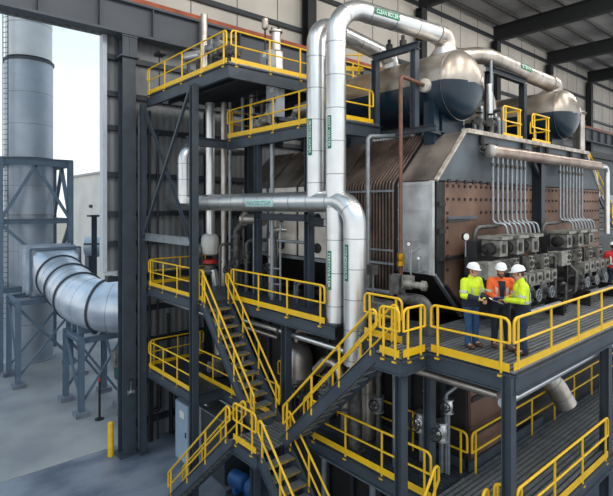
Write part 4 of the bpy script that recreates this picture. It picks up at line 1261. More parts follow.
pipe([(15.2, 8.2, 11.45), (15.2, 8.2, 14.2)], 0.045, 'grey upright conduit rising past the left guard cage', GALV)
for (x, y, z, r, lab) in ((14.55, 7.9, 13.0, 0.1, 'silver upright cylinder right of the near drum'), (14.9, 8.1, 13.35, 0.085, 'taller silver cylinder between the near drum and the guard cage')):
    pipe([(x, y, z - 1.1), (x, y, z)], r, lab, ALU, flanges=[((x, y, z - 1.05), (0, 0, 1))])
    pipe([(x, y, 11.45), (x, y, z - 1.12)], 0.05, 'thin stem under the ' + lab.split(' right')[0].split(' between')[0], IRON)
for (x, y, lab) in ((13.4, 7.6, 'valve beneath the right side of the near drum'), (13.9, 7.5, 'valve on the boiler top left of the guard cage'), (15.1, 8.0, 'valve behind the left guard cage on the boiler top')):
    valve((x, y, 11.9), (1, 0.2, 0), 0.08, lab, stem=0.12)
    MB().tube([(x, y, 11.44), (x, y, 11.9)], 0.08, 10).build('stand_pipe', IRON, None, 'stub pipe under the ' + lab, 'pipe')
for (x, y, z) in ((14.05, 7.9, 12.5), (14.75, 7.7, 12.2), (15.4, 7.9, 12.6)):
    pipe([(x, y, 11.45), (x, y, z), (x + 0.4, y + 0.6, z)], 0.06, 'thin bent pipe on the boiler top, %s' % {14.05: 'by the drum head', 14.75: 'between the two silver cylinders', 15.4: 'just left of the guard cage'}[x], GALV, R=0.12)
for x in (12.7, 15.2, 16.9, 18.9, 20.1):
    MB().tube([(x, 7.12, 11.1), (x, 7.12, 11.36)], 0.07, 10).ball((x, 7.08, 11.0), 0.07).ball((x, 7.08, 10.86), 0.05).build('chain_hook', IROND, None, 'small dark hanger hook on the front plate edge, %s' % {12.7: 'above the header end', 15.2: 'under the left guard cage', 16.9: 'just right of the left guard cage', 18.9: 'under the right guard cage', 20.1: 'nearest the far drum'}[x], 'hook')
for (x, y, h) in ((21.2, 7.6, 13.2), (21.8, 7.9, 12.7), (22.6, 8.3, 12.9)):
    pipe([(x, y, 11.0 if x < 22 else 0.0), (x, y, h)], 0.13, 'vertical silver pipe right of the far drum, %s' % {21.2: 'nearest the drum', 21.8: 'the middle one', 22.6: 'the outermost one'}[x], ALUD, flanges=[((x, y, h - 0.1), (0, 0, 1))])
pipe([(21.3, 7.5, 11.3), (21.9, 7.4, 10.7), (22.3, 7.4, 9.8)], 0.14, 'silver bent pipe at the right shoulder of the boiler', ALUD, R=0.4)

# far right: stair and dark container
deck('grating_platform', 'dark side platform behind the right end of the boiler', [(24.5, 34, 8.4, 10.5)], 8.3, 'X', [((24.5, 8.4, 0), (34, 8.4, 0)), ((24.5, 8.4, 0), (24.5, 10.5, 0))])
for x in (25.0, 29.0, 33.0):
    column((x, 8.6), 0, 8.0, {25.0: 'left', 29.0: 'middle', 33.0: 'right'}[x] + ' column under the dark side platform', m=DARK)
stair('far yellow railed stair behind the right end of the boiler', 8.5, 9.4, 24.6, 11.0, 28.0, 8.35, axis='X', rail_label=('near handrail of the far yellow stair', 'far handrail of the far yellow stair'))
railing([(28.2, 8.4, 8.3), (34, 8.4, 8.3)], 'yellow guard rail at the foot of the far stair', 1.2)
t = thing('dark_enclosure', 'dark green enclosure with a pale band behind the far stair', 'enclosure', (33, 12, 0))
MB().box(27, 40, 11, 14, 0, 12.3).build('body', mat('dark_green_paint', (34, 50, 54), 0.5), t, smooth=False)
MB().box(26.8, 40.2, 10.8, 14.2, 12.3, 12.6).build('roof_slab', BLACK, t, smooth=False)
MB().box(27, 40, 10.96, 11, 9.6, 10.1).build('pale_band', GALV, t, smooth=False)

# ================================================================ under the walkways
pipe([(8.3, 17.9, 5.75), (8.3, 14.75, 5.75)], 0.07, 'white pipe slung under the middle walkway between the tower columns', ALU, hang=[(8.3, 17.3, 5.75, 6.34), (8.3, 15.3, 5.75, 6.34)])
pipe([(8.95, 13.4, 5.7), (8.95, 8.78, 5.7)], 0.085, 'silver pipe slung under the middle walkway edge', ALU, flanges=[((8.95, 11.5, 5.68), (0, 1, 0))], hang=[(8.95, 12.9, 5.7, 6.34), (8.95, 10.3, 5.7, 6.34)])
pipe([(8.3, 17.6, 2.7), (8.3, 14.6, 2.7)], 0.05, 'white pipe slung under the lower walkway between the tower columns', ALU, hang=[(8.3, 17.1, 2.7, 3.24), (8.3, 15.3, 2.7, 3.24)])
pipe([(8.95, 15.0, 2.65), (8.95, 11.0, 2.65)], 0.05, 'white pipe slung under the lower walkway behind the stairs', ALU, hang=[(8.95, 14.0, 2.65, 3.24), (8.95, 11.6, 2.65, 3.24)])
pipe([(8.95, 9.7, 2.7), (8.95, 6.4, 2.7)], 0.06, 'silver pipe slung under the lower walkway right of the front stair', GALV, hang=[(8.95, 9.3, 2.7, 3.24), (8.95, 7.0, 2.7, 3.24)])
pipe([(9.0, 8.0, 5.75), (9.0, 4.7, 5.75)], 0.08, 'silver pipe under the left edge of the corner walkway', ALUD, hang=[(9.0, 7.5, 5.75, 6.34), (9.0, 5.2, 5.75, 6.34)])
pipe([(9.4, 8.0, 5.55), (9.4, 4.9, 5.55)], 0.06, 'thinner grey pipe inboard of the silver one under the corner walkway', GALV, hang=[(9.4, 7.4, 5.55, 6.34), (9.4, 5.3, 5.55, 6.34)])
pipe([(8.75, 4.5, 5.72), (21.5, 4.5, 5.78)], 0.09, 'long silver pipe under the front edge of the corner walkway', ALU, hang=[(9.6, 4.5, 5.72, 6.34), (13.0, 4.5, 5.74, 6.34), (17, 4.5, 5.76, 6.34)])
pipe([(8.8, 4.42, 5.9), (21.5, 4.42, 5.92)], 0.045, 'thin long silver pipe tucked under the front edge beam of the corner walkway', ALU, hang=[(10.6, 4.42, 5.9, 6.34), (14.0, 4.42, 5.91, 6.34), (18, 4.42, 5.91, 6.34)])
t = thing('pressure_vessel', 'upright silver vessel with a domed head on the lower walkway', 'tank', (9.75, 11.6, F1))
MB().lathe((9.7, 11.6, F1 + 0.25), (0, 0, 1), [(0.2, 0), (0.5, 0.12), (0.5, 1.25), (0.4, 1.5), (0.2, 1.64), (0.05, 1.68)], 26).build('shell', ALUD, t)
for dx, dy in ((-0.35, -0.35), (0.35, -0.35), (0, 0.45)):
    MB().box(9.7 + dx - 0.03, 9.7 + dx + 0.03, 11.6 + dy - 0.03, 11.6 + dy + 0.03, F1, F1 + 0.5).build('leg', DARK, t, smooth=False)
MB().tube([(9.7, 11.6, F1 + 1.9), (9.7, 11.6, F1 + 2.3), (10.0, 10.4, F1 + 2.3)], 0.08, 12, R=0.2).build('top_pipe', ALUD, t)
pipe([(9.6, 10.6, 4.6), (9.6, 10.2, 5.0), (9.6, 9.7, 5.0), (9.6, 9.4, 4.2), (9.6, 9.4, F1)], 0.14, 'curved silver pipe loop right of the domed vessel', ALUD, R=0.3, flanges=[((9.6, 9.4, 3.9), (0, 0, 1))])
pipe([(9.7, 8.7, F1), (9.7, 8.7, 5.9)], 0.2, 'thick grey vertical pipe under the right stair flight', ALUD, seams=0.8)
t = pipe([(9.2, 7.3, F1), (9.2, 7.3, 5.9)], 0.13, 'vertical silver pipe with a dark stencil behind the right stair', ALU)
t = thing('control_valve', 'pale valve with a silver body on the lower walkway left of the upper stair', 'valve', (9.2, 15.3, F1))
MB().tube([(9.2, 15.3, F1 + 0.2), (9.2, 15.3, F2 - 0.3)], 0.14, 16).build('riser', ALUD, t)
MB().lathe((9.2, 15.3, F1), (0, 0, 1), [(0.2, 0), (0.3, 0.08), (0.3, 0.7), (0.15, 0.8)], 18).build('body', IRON, t)
MB().lathe((9.0, 15.4, F1 + 0.35), (-0.8, 0.5, 0), [(0.18, 0), (0.2, 0.2), (0.12, 0.24)], 14).build('side_cap', BOXM, t)
for (x, y, lab) in ((9.72, 6.45, 'cluster valve on the lower walkway beside the black casing'), (9.78, 7.05, 'second cluster valve behind it beside the black casing')):
    valve((x, y, 4.25), (0, 0, 1), 0.11, lab, ALU)
    valve((x + 0.05, y - 0.15, 4.85), (0, 0, 1), 0.08, lab.replace('valve', 'upper valve', 1), ALU, stem=0.15)
    MB().tube([(x + 0.05, y - 0.15, F1), (x + 0.05, y - 0.15, 4.7)], 0.035, 10).build('stand_pipe', GALV, None, 'thin riser to the ' + lab.replace('valve', 'upper valve', 1).replace(' on the lower walkway', ''), 'pipe')
    MB().tube([(x, y, F1), (x, y, 4.0)], 0.06, 10).build('stand_pipe', GALV, None, 'stub pipe under the ' + lab, 'pipe')
pipe([(9.75, 6.35, F1), (9.75, 6.35, 5.1), (10.1, 6.0, 5.5)], 0.04, 'silver bent conduit at the black casing corner', GALV, R=0.12)
pipe([(13.6, 6.3, 5.2), (14.1, 5.7, 4.4), (14.3, 5.5, 3.9)], 0.28, 'thick silver pipe slanting down in front of the brown casing', ALUD, seams=0.4, n=22, name='clad_pipe')
cabinet((8.75, 16.65, 0), (0.7, 1.0, 2.15), 'light blue grey electrical cabinet standing on the floor under the tower', '-X')
t = thing('dark_container', 'large dark box unit on the floor under the lower walkway', 'container', (9.5, 13.4, 0))
MB().box(8.65, 9.85, 14.1, 15.7, 0.1, 2.2).build('body', mat('dark_unit_paint', (58, 64, 68), 0.4, 0.2, 0.2), t, smooth=False)
MB().box(8.6, 8.66, 15.6, 15.72, 0.1, 2.2).box(8.6, 9.88, 14.08, 15.72, 2.2, 2.24).build('corner_trim', GALV, t, smooth=False)
MB().box(8.8, 9.8, 14.2, 15.6, 0, 0.1).build('skid', BLACK, t, smooth=False)
t = thing('electric_motor', 'blue electric motor pump on the floor beneath the stair landing', 'motor', (8.75, 13.2, 0))
MB().lathe((8.7, 13.7, 0.55), (0.15, -1, 0), [(0.12, 0), (0.26, 0.04), (0.26, 0.6), (0.2, 0.66), (0.1, 0.68), (0.1, 0.85), (0.3, 0.87), (0.3, 1.1), (0.1, 1.14)], 20).build('motor_body', BLUEM, t)
MB().box(8.45, 9.05, 12.5, 13.7, 0, 0.16).build('base', DARK, t, smooth=False)
for y in (12.7, 13.4):
    MB().box(8.55, 8.95, y - 0.1, y + 0.1, 0.16, 0.4).build('foot', BLUEM, t, smooth=False)
MB().tube([(8.9, 12.65, 0.6), (8.9, 12.65, 1.3), (9.5, 12.65, 1.3)], 0.09, 12, R=0.2).build('discharge', BLUEM, t)
t = pipe([(8.3, 18.9, 1.2), (8.5, 18.8, 1.2), (8.5, 18.8, 2.2), (9.0, 18.8, 2.2), (9.0, 18.8, 0.1)], 0.08, 'dark looped pipe on the wall behind the electrical cabinet', IROND, R=0.15)
for i, (x, y) in enumerate(((9.4, 8.6), (9.6, 10.6), (11.0, 5.2), (13.5, 5.2))):
    lab = ('grey pump set on the floor below the right stair', 'grey pump set on the floor behind the front stair', 'dark pump on the floor under the lower right walkway', 'dark pump farther along under the lower right walkway')[i]
    t = thing('pump', lab, 'pump', (x, y, 0))
    MB().lathe((x, y + 0.5, 0.5), (0, -1, 0), [(0.1, 0), (0.25, 0.04), (0.25, 0.5), (0.1, 0.55), (0.1, 0.7), (0.3, 0.72), (0.3, 0.95), (0.1, 1.0)], 18).build('pump_body', IRON, t)
    MB().box(x - 0.3, x + 0.3, y - 0.5, y + 0.5, 0, 0.25).build('base', IROND, t, smooth=False)
    MB().tube([(x, y - 0.35, 0.7), (x, y - 0.35, 2.6)], 0.09, 12).build('discharge', GALV, t)

# ================================================================ more pipework in the shaded bays
EX = (
    ((9.7, 14.35, F2), (9.7, 14.35, 8.2), (10.3, 14.0, 8.2), 0.07, 'grey angled pipe on the middle walkway behind the filter body'),
    ((9.35, 15.55, F2), (9.35, 15.55, 8.0), (9.9, 15.4, 8.0), 0.05, 'thin bent pipe between the white actuator and the serpentine pipe'),
    ((9.8, 13.1, F2), (9.8, 13.1, 8.6), (10.3, 12.9, 8.6), 0.08, 'bent pipe just right of the slim left column'),
    ((9.8, 11.7, F2), (9.8, 11.7, 7.0), (10.3, 11.5, 7.0), 0.05, 'low bent pipe before the pale panels'),
    ((9.95, 16.8, F1), (9.95, 16.8, 5.4), (9.2, 16.8, 5.4), 0.09, 'bent silver pipe at the back of the lower walkway in the tower'),
    ((9.6, 14.4, F1), (9.6, 14.4, 5.2), (9.6, 12.4, 5.2), 0.08, 'bent pipe passing behind the upper stair on the lower walkway'),
    ((9.75, 10.5, F1), (9.75, 10.5, 4.3), (9.75, 9.95, 4.3), 0.11, 'short bent silver pipe left of the curved pipe loop'),
    ((9.5, 8.15, F1), (9.5, 8.15, 5.3), (10.1, 8.0, 5.3), 0.07, 'bent pipe between the thick pipe and the stencilled pipe'),
    ((9.9, 6.9, 0.0), (9.9, 6.9, 2.4), (9.2, 6.9, 2.4), 0.1, 'bent pipe on the floor below the stair head columns'),
    ((11.2, 5.0, 0.0), (11.2, 5.0, 2.5), (14.0, 5.0, 2.5), 0.1, 'bent pipe on the floor below the lower right walkway'),
)
for a, b_, c, r_, lab in EX:
    pipe([a, b_, c], r_, lab, ALUD if r_ > 0.07 else IRON, flanges=[((a[0], a[1], a[2] + (b_[2] - a[2]) * 0.6), (0, 0, 1))])
EV = (
    (9.62, 15.25, 7.05, 0.09, 'dark small valve left of the serpentine pipe'), (9.55, 14.75, 7.35, 0.09, 'dark valve right of the serpentine pipe'),
    (9.7, 14.35, 7.6, 0.1, 'valve on the grey angled pipe behind the filter body'), (9.8, 13.1, 7.3, 0.1, 'valve on the bent pipe right of the slim left column'),
    (9.75, 12.75, 8.4, 0.08, 'valve by the vertical grey pipe under the long pipe'), (9.6, 14.4, 4.4, 0.11, 'valve behind the upper stair on the lower walkway'),
    (9.55, 10.2, 3.95, 0.11, 'valve beneath the curved pipe loop on the lower walkway'), (9.4, 9.9, 4.5, 0.1, 'valve left of the curved pipe loop on the lower walkway'),
    (9.5, 8.15, 4.4, 0.1, 'valve on the bent pipe left of the stencilled pipe'), (9.45, 11.1, 4.0, 0.1, 'valve right of the domed vessel'),
)
for x, y, z, r_, lab in EV:
    valve((x, y, z), (0, 0, 1), r_, lab, GALV if y < 11 else IRON, stem=0.14)
    base = F1 if z < 6 else F2
    MB().tube([(x, y, base), (x, y, z)], r_ * 0.6, 10).build('stand_pipe', IRON, None, 'short stand pipe under the ' + lab, 'pipe')
BT = ((13.75, 8.4, 12.3, 0.06), (14.15, 8.6, 12.9, 0.05), (14.35, 8.3, 12.2, 0.07), (15.85, 8.3, 12.1, 0.06), (16.05, 8.5, 12.7, 0.05), (18.4, 8.2, 12.2, 0.06))
BTL = ('thick', 'tall thin', 'stubby', 'short', 'slender', 'lone')
for (x, y, z, r_), w_ in zip(BT, BTL):
    pipe([(x, y, 11.42), (x, y, z)], r_, w_ + ' stub pipe on the boiler top ' + ('left of the yellow cages' if x < 15 else 'between the two yellow cages' if x < 17 else 'right of the yellow cages'), GALV if r_ > 0.055 else ALU, flanges=[((x, y, z - 0.08), (0, 0, 1)), ((x, y, z - 0.4), (0, 0, 1))])
pipe([(13.5, 8.0, 11.7), (16.4, 8.0, 11.75)], 0.05, 'low run pipe along the boiler top behind the left cage', GALV, hang=[(13.7, 8.0, 11.4, 11.7), (16.2, 8.0, 11.4, 11.7)])
pipe([(8.2, 18.85, 0.02), (8.2, 18.85, 3.0), (8.9, 18.85, 3.0), (8.9, 18.85, 5.0)], 0.06, 'dark stepped pipe low on the back wall inside the tower', IROND)

# ================================================================ people
def remesh(mb, name, m, parent, voxel, smooth=2, label=None):
    """fuse overlapping volumes into one continuous skin"""
    me = bpy.data.meshes.new('tmp')
    me.from_pydata(mb.v, [], mb.f)
    ob = bpy.data.objects.new('tmp', me)
    COL.objects.link(ob)
    r = ob.modifiers.new('r', 'REMESH')
    r.mode = 'VOXEL'
    r.voxel_size = voxel
    s = ob.modifiers.new('s', 'SMOOTH')
    s.iterations = smooth
    s.factor = 0.5
    bpy.context.view_layer.update()
    nm = bpy.data.meshes.new_from_object(ob.evaluated_get(bpy.context.evaluated_depsgraph_get()))
    bpy.data.objects.remove(ob)
    bpy.data.meshes.remove(me)
    nm.name = name
    nm.materials.clear()
    nm.materials.append(m)
    nm.polygons.foreach_set('use_smooth', [True] * len(nm.polygons))
    o = bpy.data.objects.new(name, nm)
    COL.objects.link(o)
    o.parent = parent
    if label: o['label'] = label
    return o


def limb(mb, a, b, ra, rb, n=12):
    a, b = V(a), V(b)
    d = (b - a)
    L = d.length
    pr = []
    for i in range(5):
        t = math.pi / 2 * (1 - i / 4)
        pr.append((ra * math.cos(t), -ra * math.sin(t)))
    for i in range(1, 5):
        t = math.pi / 2 * i / 4
        pr.append((rb * math.cos(t), L + rb * math.sin(t)))
    pr.insert(5, (ra * 0.5 + rb * 0.5, L / 2))
    pr.insert(6, (rb, L))
    return mb.lathe(a, d, pr, n)


def loft(mb, secs, n=20, mi=0):
    """secs: (cx, cy, z, rx, ry)"""
    vs = []
    for cx, cy, z, rx, ry in secs:
        for j in range(n):
            w = 2 * math.pi * j / n
            vs.append((cx + rx * math.cos(w), cy + ry * math.sin(w), z))
    fs = []
    for i in range(len(secs) - 1):
        for j in range(n):
            fs.append((i * n + j, i * n + (j + 1) % n, (i + 1) * n + (j + 1) % n, (i + 1) * n + j))
    fs.append(tuple(range(n))[::-1])
    fs.append(tuple((len(secs) - 1) * n + j for j in range(n)))
    return mb.add(vs, fs, mi)


TORSO = [(0, 0, 0.86, 0.165, 0.115), (0, 0, 0.95, 0.172, 0.122), (0, 0.005, 1.06, 0.166, 0.122), (0, 0.01, 1.2, 0.182, 0.13), (0, 0.005, 1.32, 0.195, 0.128), (0, -0.005, 1.41, 0.175, 0.105), (0, -0.01, 1.47, 0.10, 0.08)]


def tsec(z, grow=0.0, lean=0.0):
    for a, b in zip(TORSO, TORSO[1:]):
        if a[2] <= z <= b[2]:
            k = (z - a[2]) / (b[2] - a[2])
            r = [a[i] + (b[i] - a[i]) * k for i in range(5)]
            return (r[0], r[1] + lean * (z - 0.92), z, r[3] + grow, r[4] + grow)
    r = TORSO[-1]
    return (r[0], r[1], z, r[3] + grow, r[4] + grow)


def person(loc, facing, label, jacket, pants, hands, elbows, feet, head_yaw=0.0, head_pitch=0.25, beard=False, lean=0.05, waist=NAVYC, cuffs=True, scale=1.0, sleeves=True, curl=0.6):
    """local frame: x to the person's right, y forward, z up, 1.75 m tall"""
    t = thing('person', label, 'person', loc)
    f = V((facing[0], facing[1], 0)).normalized()
    t.rotation_euler = (0, 0, math.atan2(-f.x, f.y))
    t.scale = (scale,) * 3
    WL[t] = V((0, 0, 0))
    L_ = lambda z: lean * (z - 0.92)
    sh = [V((s * 0.195, L_(1.40), 1.40)) for s in (-1, 1)]
    hip = [V((s * 0.092, 0, 0.90)) for s in (-1, 1)]
    ank = [V((feet[i][0], feet[i][1], 0.095)) for i in (0, 1)]
    kn = [(hip[i] + ank[i]) / 2 + V((0, 0.03, 0.02)) for i in (0, 1)]
    el = [V(e_) for e_ in elbows]
    ha = [V(h) for h in hands]
    hc = V((0, L_(1.62) + 0.025 + head_pitch * 0.06, 1.615))
    Rm = Matrix.Rotation(head_yaw, 3, 'Z') @ Matrix.Rotation(-head_pitch, 3, 'X')
    hp = lambda x, y, z: hc + Rm @ V((x, y, z))
    # ---- body: one continuous figure with face, hands and fingers
    b = MB()
    loft(b, [tsec(z, -0.02, lean) for z in (0.87, 0.95, 1.06, 1.2, 1.32, 1.41, 1.46)])
    limb(b, (0, L_(1.42), 1.42), hc + V((0, -0.02, -0.07)), 0.062, 0.056)
    b.ball(hp(0, -0.012, 0.03), 0.077, 0.094, 0.098, 16)
    limb(b, hp(0, 0.03, -0.03), hp(0, 0.055, -0.085), 0.058, 0.034)
    limb(b, hp(0, 0.088, 0.02), hp(0, 0.108, -0.022), 0.011, 0.016, 8)
    limb(b, hp(-0.022, 0.086, -0.062), hp(0.022, 0.086, -0.062), 0.011, 0.011, 8)
    for s in (-1, 1):
        b.ball(hp(s * 0.08, -0.01, 0.0), 0.012, 0.024, 0.034, 8)
        limb(b, hp(s * 0.018, 0.085, 0.032), hp(s * 0.05, 0.072, 0.032), 0.010, 0.009, 6)
    for i in (0, 1):
        limb(b, sh[i], el[i], 0.05, 0.04)
        limb(b, el[i], ha[i], 0.042, 0.028)
        limb(b, hip[i], kn[i], 0.082, 0.055)
        limb(b, kn[i], ank[i], 0.054, 0.038)
        limb(b, ank[i], ank[i] + V((0, 0.13, -0.04)), 0.04, 0.035)
        # hand
        d = (ha[i] - el[i]).normalized()
        inn = V((-1 if i else 1, 0.1, 0.0))
        inn = (inn - d * inn.dot(d)).normalized()
        nrm = d.cross(inn).normalized()
        if nrm.z > 0: nrm = -nrm
        wr = ha[i]
        pal = wr + d * 0.085
        for q in (-0.028, 0, 0.028):
            limb(b, wr + inn * q * 0.7, pal + inn * q, 0.019, 0.017, 8)
        for q, ln in ((-0.033, 0.058), (-0.011, 0.072), (0.011, 0.076), (0.033, 0.066)):
            p0 = pal + inn * q
            p1 = p0 + (d * (1 - curl * 0.4) + nrm * curl * 0.5).normalized() * ln * 0.55
            p2 = p1 + (d * (1 - curl) + nrm * curl * 1.1).normalized() * ln * 0.6
            limb(b, p0, p1, 0.0105, 0.0095, 7)
            limb(b, p1, p2, 0.0095, 0.008, 7)
        p0 = wr + d * 0.03 + inn * 0.024
        p1 = p0 + (d * 0.7 + inn * 0.7).normalized() * 0.045
        limb(b, p0, p1, 0.014, 0.011, 7)
        limb(b, p1, p1 + (d + nrm * 0.4).normalized() * 0.032, 0.011, 0.009, 7)
    remesh(b, 'body', SKIN, t, 0.0068, 1)
    for s in (-1, 1):
        e_ = MB().ball(hp(s * 0.032, 0.078, 0.018), 0.011, 0.008, 0.008, 8)
        e_.build('eye', EYE, t)
    # ---- hair under the helmet
    h = MB().ball(hp(0, -0.028, 0.035), 0.083, 0.088, 0.09, 14)
    h.ball(hp(0, -0.055, -0.015), 0.066, 0.05, 0.05, 10)
    for s in (-1, 1):
        limb(h, hp(s * 0.074, 0.02, 0.03), hp(s * 0.07, 0.03, -0.02), 0.012, 0.009, 6)
    if beard:
        limb(h, hp(-0.055, 0.035, -0.055), hp(0, 0.074, -0.092), 0.026, 0.036, 8)
        limb(h, hp(0.055, 0.035, -0.055), hp(0, 0.074, -0.092), 0.026, 0.036, 8)
        limb(h, hp(-0.025, 0.093, -0.045), hp(0.025, 0.093, -0.045), 0.01, 0.01, 6)
    remesh(h, 'hair', HAIR, t, 0.007, 1)
    # ---- helmet
    k = MB()
    n = 28
    secs = []
    for (z, g_) in ((-0.002, 1.0), (0.03, 1.0), (0.06, 0.93), (0.085, 0.8), (0.105, 0.58), (0.117, 0.3), (0.12, 0.05)):
        secs.append([hp(0.113 * g_ * math.cos(2 * math.pi * j / n), -0.008 + 0.135 * g_ * math.sin(2 * math.pi * j / n), 0.07 + z) for j in range(n)])
    vs = [p for r in secs for p in r]
    fs = [(i * n + j, i * n + (j + 1) % n, (i + 1) * n + (j + 1) % n, (i + 1) * n + j) for i in range(len(secs) - 1) for j in range(n)]
    fs.append(tuple(range(n))[::-1]); fs.append(tuple((len(secs) - 1) * n + j for j in range(n)))
    k.add(vs, fs)
    brim = []
    for zz in (0.062, 0.072):
        for j in range(n):
            w = 2 * math.pi * j / n
            ex = 1.06 + 0.30 * max(0, math.sin(w)) ** 2
            brim.append(hp(0.113 * (1.08 if math.sin(w) < 0.2 else 1.06) * math.cos(w), -0.008 + 0.135 * ex * math.sin(w), zz))
    k.add(brim, [(j, (j + 1) % n, n + (j + 1) % n, n + j) for j in range(n)] + [tuple(range(n))[::-1], tuple(range(n, 2 * n))])
    for s in (-0.03, 0, 0.03):
        k.tube([hp(s, 0.11, 0.115), hp(s, 0.05, 0.183), hp(s, -0.03, 0.19), hp(s, -0.11, 0.15)], 0.009, 6, R=0.06)
    k.build('hard_hat', HAT, t)
    # ---- trousers
    b = MB()
    loft(b, [tsec(z, 0.004) for z in (0.865, 0.95, 1.02)])
    for i in (0, 1):
        limb(b, hip[i] + V((0, -0.01, 0)), kn[i], 0.108, 0.076)
        limb(b, kn[i], ank[i] + V((0, 0, -0.01)), 0.075, 0.066)
    limb(b, (-0.07, -0.03, 0.9), (0.07, -0.03, 0.9), 0.115, 0.115)
    remesh(b, 'trousers', pants, t, 0.011, 3)
    # ---- boots
    for i in (0, 1):
        b = MB()
        limb(b, ank[i] + V((0, -0.02, 0.06)), ank[i] + V((0, -0.01, -0.03)), 0.058, 0.06)
        limb(b, ank[i] + V((0, -0.02, -0.045)), ank[i] + V((0, 0.16, -0.048)), 0.05, 0.047)
        remesh(b, 'boot', BOOT, t, 0.009, 1)
    # ---- jacket
    b = MB()
    loft(b, [tsec(z, 0.026, lean) for z in (0.87, 0.95, 1.06, 1.2, 1.32, 1.40)] + [tsec(1.455, 0.0, lean)])
    limb(b, sh[0], sh[1], 0.085, 0.085)
    limb(b, (0, L_(1.45), 1.44), (0, L_(1.49), 1.49), 0.083, 0.074)
    for i in (0, 1):
        limb(b, sh[i], el[i], 0.085, 0.068)
        if sleeves:
            limb(b, el[i], el[i].lerp(ha[i], 0.92), 0.068, 0.05)
    j_ = remesh(b, 'jacket', jacket, t, 0.011, 3)
    def band(z0, z1, grow, m, nm, lab=None):
        q = MB()
        loft(q, [tsec(z0, grow, lean), tsec(z1, grow, lean)], 24)
        o = q.build(nm, m, None)
        return o
    def bands(name, m, zs, grow):
        for z0, z1 in zs:
            q = MB()
            loft(q, [tsec(z0, grow, lean), tsec((z0 + z1) / 2, grow + 0.002, lean), tsec(z1, grow, lean)], 24)
            q.build(name, m, t)
    if waist:
        bands('jacket_hem', waist, [(0.868, 1.035)], 0.036)
    bands('reflective_stripe', STRIPE, [(1.05, 1.10)], 0.034)
    for i in (0, 1):
        d = (sh[i] - el[i])
        c = el[i] + d * 0.25
        w = d.normalized() * 0.025
        MB().tube([c - w, c + w], 0.084, 16).build('reflective_stripe', STRIPE, t)
        # shoulder tapes front and back
        s = -1 if i == 0 else 1
        pts = [V((s * 0.105, tsec(1.06)[4] + 0.028 + L_(1.06), 1.06)), V((s * 0.105, tsec(1.25)[4] + 0.02 + L_(1.25), 1.25)), V((s * 0.105, 0.075 + L_(1.4), 1.425)), V((s * 0.105, -0.0 + L_(1.45), 1.487)), V((s * 0.105, -0.085 + L_(1.4), 1.42)), V((s * 0.105, -tsec(1.25)[4] - 0.012 + L_(1.25), 1.25)), V((s * 0.105, -tsec(1.06)[4] - 0.018 + L_(1.06), 1.06))]
        P = fillet(pts, 0.12, 4)
        q = MB()
        vs = []
        for idx, p in enumerate(P):
            tt = (P[min(idx + 1, len(P) - 1)] - P[max(idx - 1, 0)]).normalized()
            nn = V((0, tt.z, -tt.y))
            if nn.dot(p - V((0, L_(1.2), 1.2))) < 0: nn = -nn
            for dx, dn in ((-0.024, 0.006), (0.024, 0.006), (0.024, -0.012), (-0.024, -0.012)):
                vs.append(p + V((dx, 0, 0)) + nn * dn)
        m_ = len(P)
        q.add(vs, [(a * 4 + c, a * 4 + (c + 1) % 4, a * 4 + 4 + (c + 1) % 4, a * 4 + 4 + c) for a in range(m_ - 1) for c in range(4)] + [(3, 2, 1, 0), tuple((m_ - 1) * 4 + c for c in range(4))])
        q.build('reflective_stripe', STRIPE, t)
        if cuffs and sleeves:
            a_ = el[i].lerp(ha[i], 0.30); c_ = el[i].lerp(ha[i], 0.98)
            q = MB()
            dd = (c_ - a_)
            q.lathe(a_, dd, [(0.068, 0), (0.07, 0.01), (0.056, dd.length), (0.046, dd.length + 0.002)], 16)
            q.build('sleeve_cuff', NAVYC, t)
    if beard:   # open front of the orange jacket
        q = MB()
        pts = [V((0, tsec(z)[4] + 0.040 + L_(z), z)) for z in (1.0, 1.1, 1.2, 1.32)] + [V((0, 0.118 + L_(1.42), 1.42))]
        vs = []
        for idx, p in enumerate(pts):
            w_ = 0.028 + 0.012 * idx
            vs += [p + V((-w_, 0.002, 0)), p + V((w_, 0.002, 0)), p + V((w_, -0.03, 0)), p + V((-w_, -0.03, 0))]
        q.add(vs, [(a * 4 + c, a * 4 + (c + 1) % 4, a * 4 + 4 + (c + 1) % 4, a * 4 + 4 + c) for a in range(4) for c in range(4)] + [(3, 2, 1, 0), (16, 17, 18, 19)])
        q.build('shirt_front', NAVYC, t)
    return t


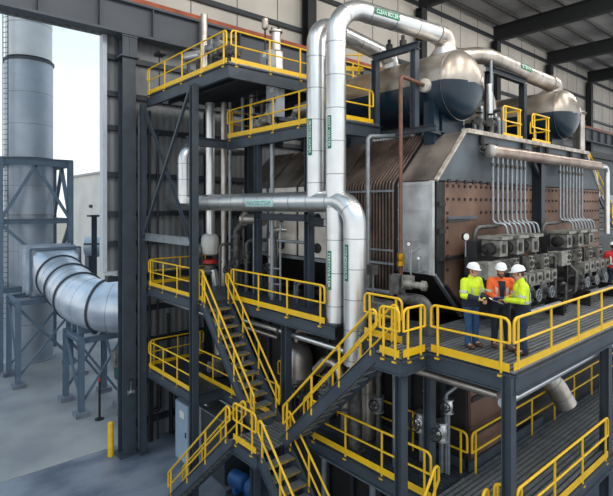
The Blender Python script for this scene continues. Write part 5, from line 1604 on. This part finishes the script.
RT = V((0.754, -0.656, 0)); FW = V((0.656, 0.754, 0))
p1 = person((9.52, 5.60, F2), RT * 0.42 - FW * 0.9, 'leftmost worker in yellow hi-vis jacket and blue jeans looking down at clasped hands', HIVY, JEAN,
            ((-0.06, 0.33, 1.06), (0.09, 0.34, 1.07)), ((-0.27, 0.06, 1.12), (0.28, 0.08, 1.12)), ((-0.13, 0.0), (0.13, 0.05)), head_yaw=0.25, head_pitch=0.18)
p2 = person((9.98, 5.17, F2), -FW * 0.95 - RT * 0.2, 'bearded worker in orange hi-vis jacket and dark trousers in the middle holding a blue folder', HIVO, mat('black_trousers', (36, 40, 48), 0.85, 0, 0.3, 8),
            ((-0.10, 0.32, 1.08), (0.15, 0.30, 1.10)), ((-0.245, 0.07, 1.12), (0.25, 0.06, 1.13)), ((-0.14, 0.02), (0.13, -0.02)), head_yaw=-0.1, head_pitch=0.16, beard=True, waist=NAVYC, cuffs=False)
p3 = person((9.84, 4.63, F2), -RT * 0.95 + FW * 0.22, 'right worker in yellow hi-vis jacket seen from the side pointing at the folder', HIVY, JEAND,
            ((-0.10, 0.36, 1.10), (0.12, 0.32, 1.07)), ((-0.29, 0.08, 1.12), (0.28, 0.05, 1.12)), ((-0.12, -0.02), (0.12, 0.06)), head_yaw=0.0, head_pitch=0.22, cuffs=False)
p4 = person((18.5, 5.62, F2), RT * 0.3 + FW * 0.8, 'person in a red top and white helmet at the far right by the valve rack', REDC, NAVYC,
            ((-0.14, 0.34, 1.12), (0.16, 0.3, 1.2)), ((-0.28, 0.06, 1.12), (0.28, 0.04, 1.13)), ((-0.12, 0.0), (0.12, 0.03)), head_pitch=0.2, waist=None, cuffs=False)


def put(p, x, y, z):
    return p.matrix_basis @ V((x, y, z))


bpy.context.view_layer.update()
# folder and papers in the middle worker's hands, phone in the left worker's hands
def held(name, label, cat, p, c, sx, sy, sz, tilt, m, extra=None):
    o = MB().box(-sx / 2, sx / 2, -sy / 2, sy / 2, -sz / 2, sz / 2).build(name, m, None, label, cat, smooth=False, org=(0, 0, 0))
    o.matrix_basis = p.matrix_basis @ Matrix.Translation(c) @ Matrix.Rotation(tilt, 4, 'X')
    return o


held('folder', 'dark blue folder held open by the bearded worker', 'folder', p2, (0.06, 0.46, 1.09), 0.34, 0.25, 0.014, 0.5, BLUEF)
held('paper_sheet', 'white sheet of paper in the hand of the right worker', 'paper', p3, (0.06, 0.50, 1.045), 0.21, 0.28, 0.004, 0.35, PAPER)
held('phone', 'black phone in the hands of the left worker', 'phone', p1, (0.02, 0.44, 1.085), 0.08, 0.15, 0.012, 0.5, BLACK)
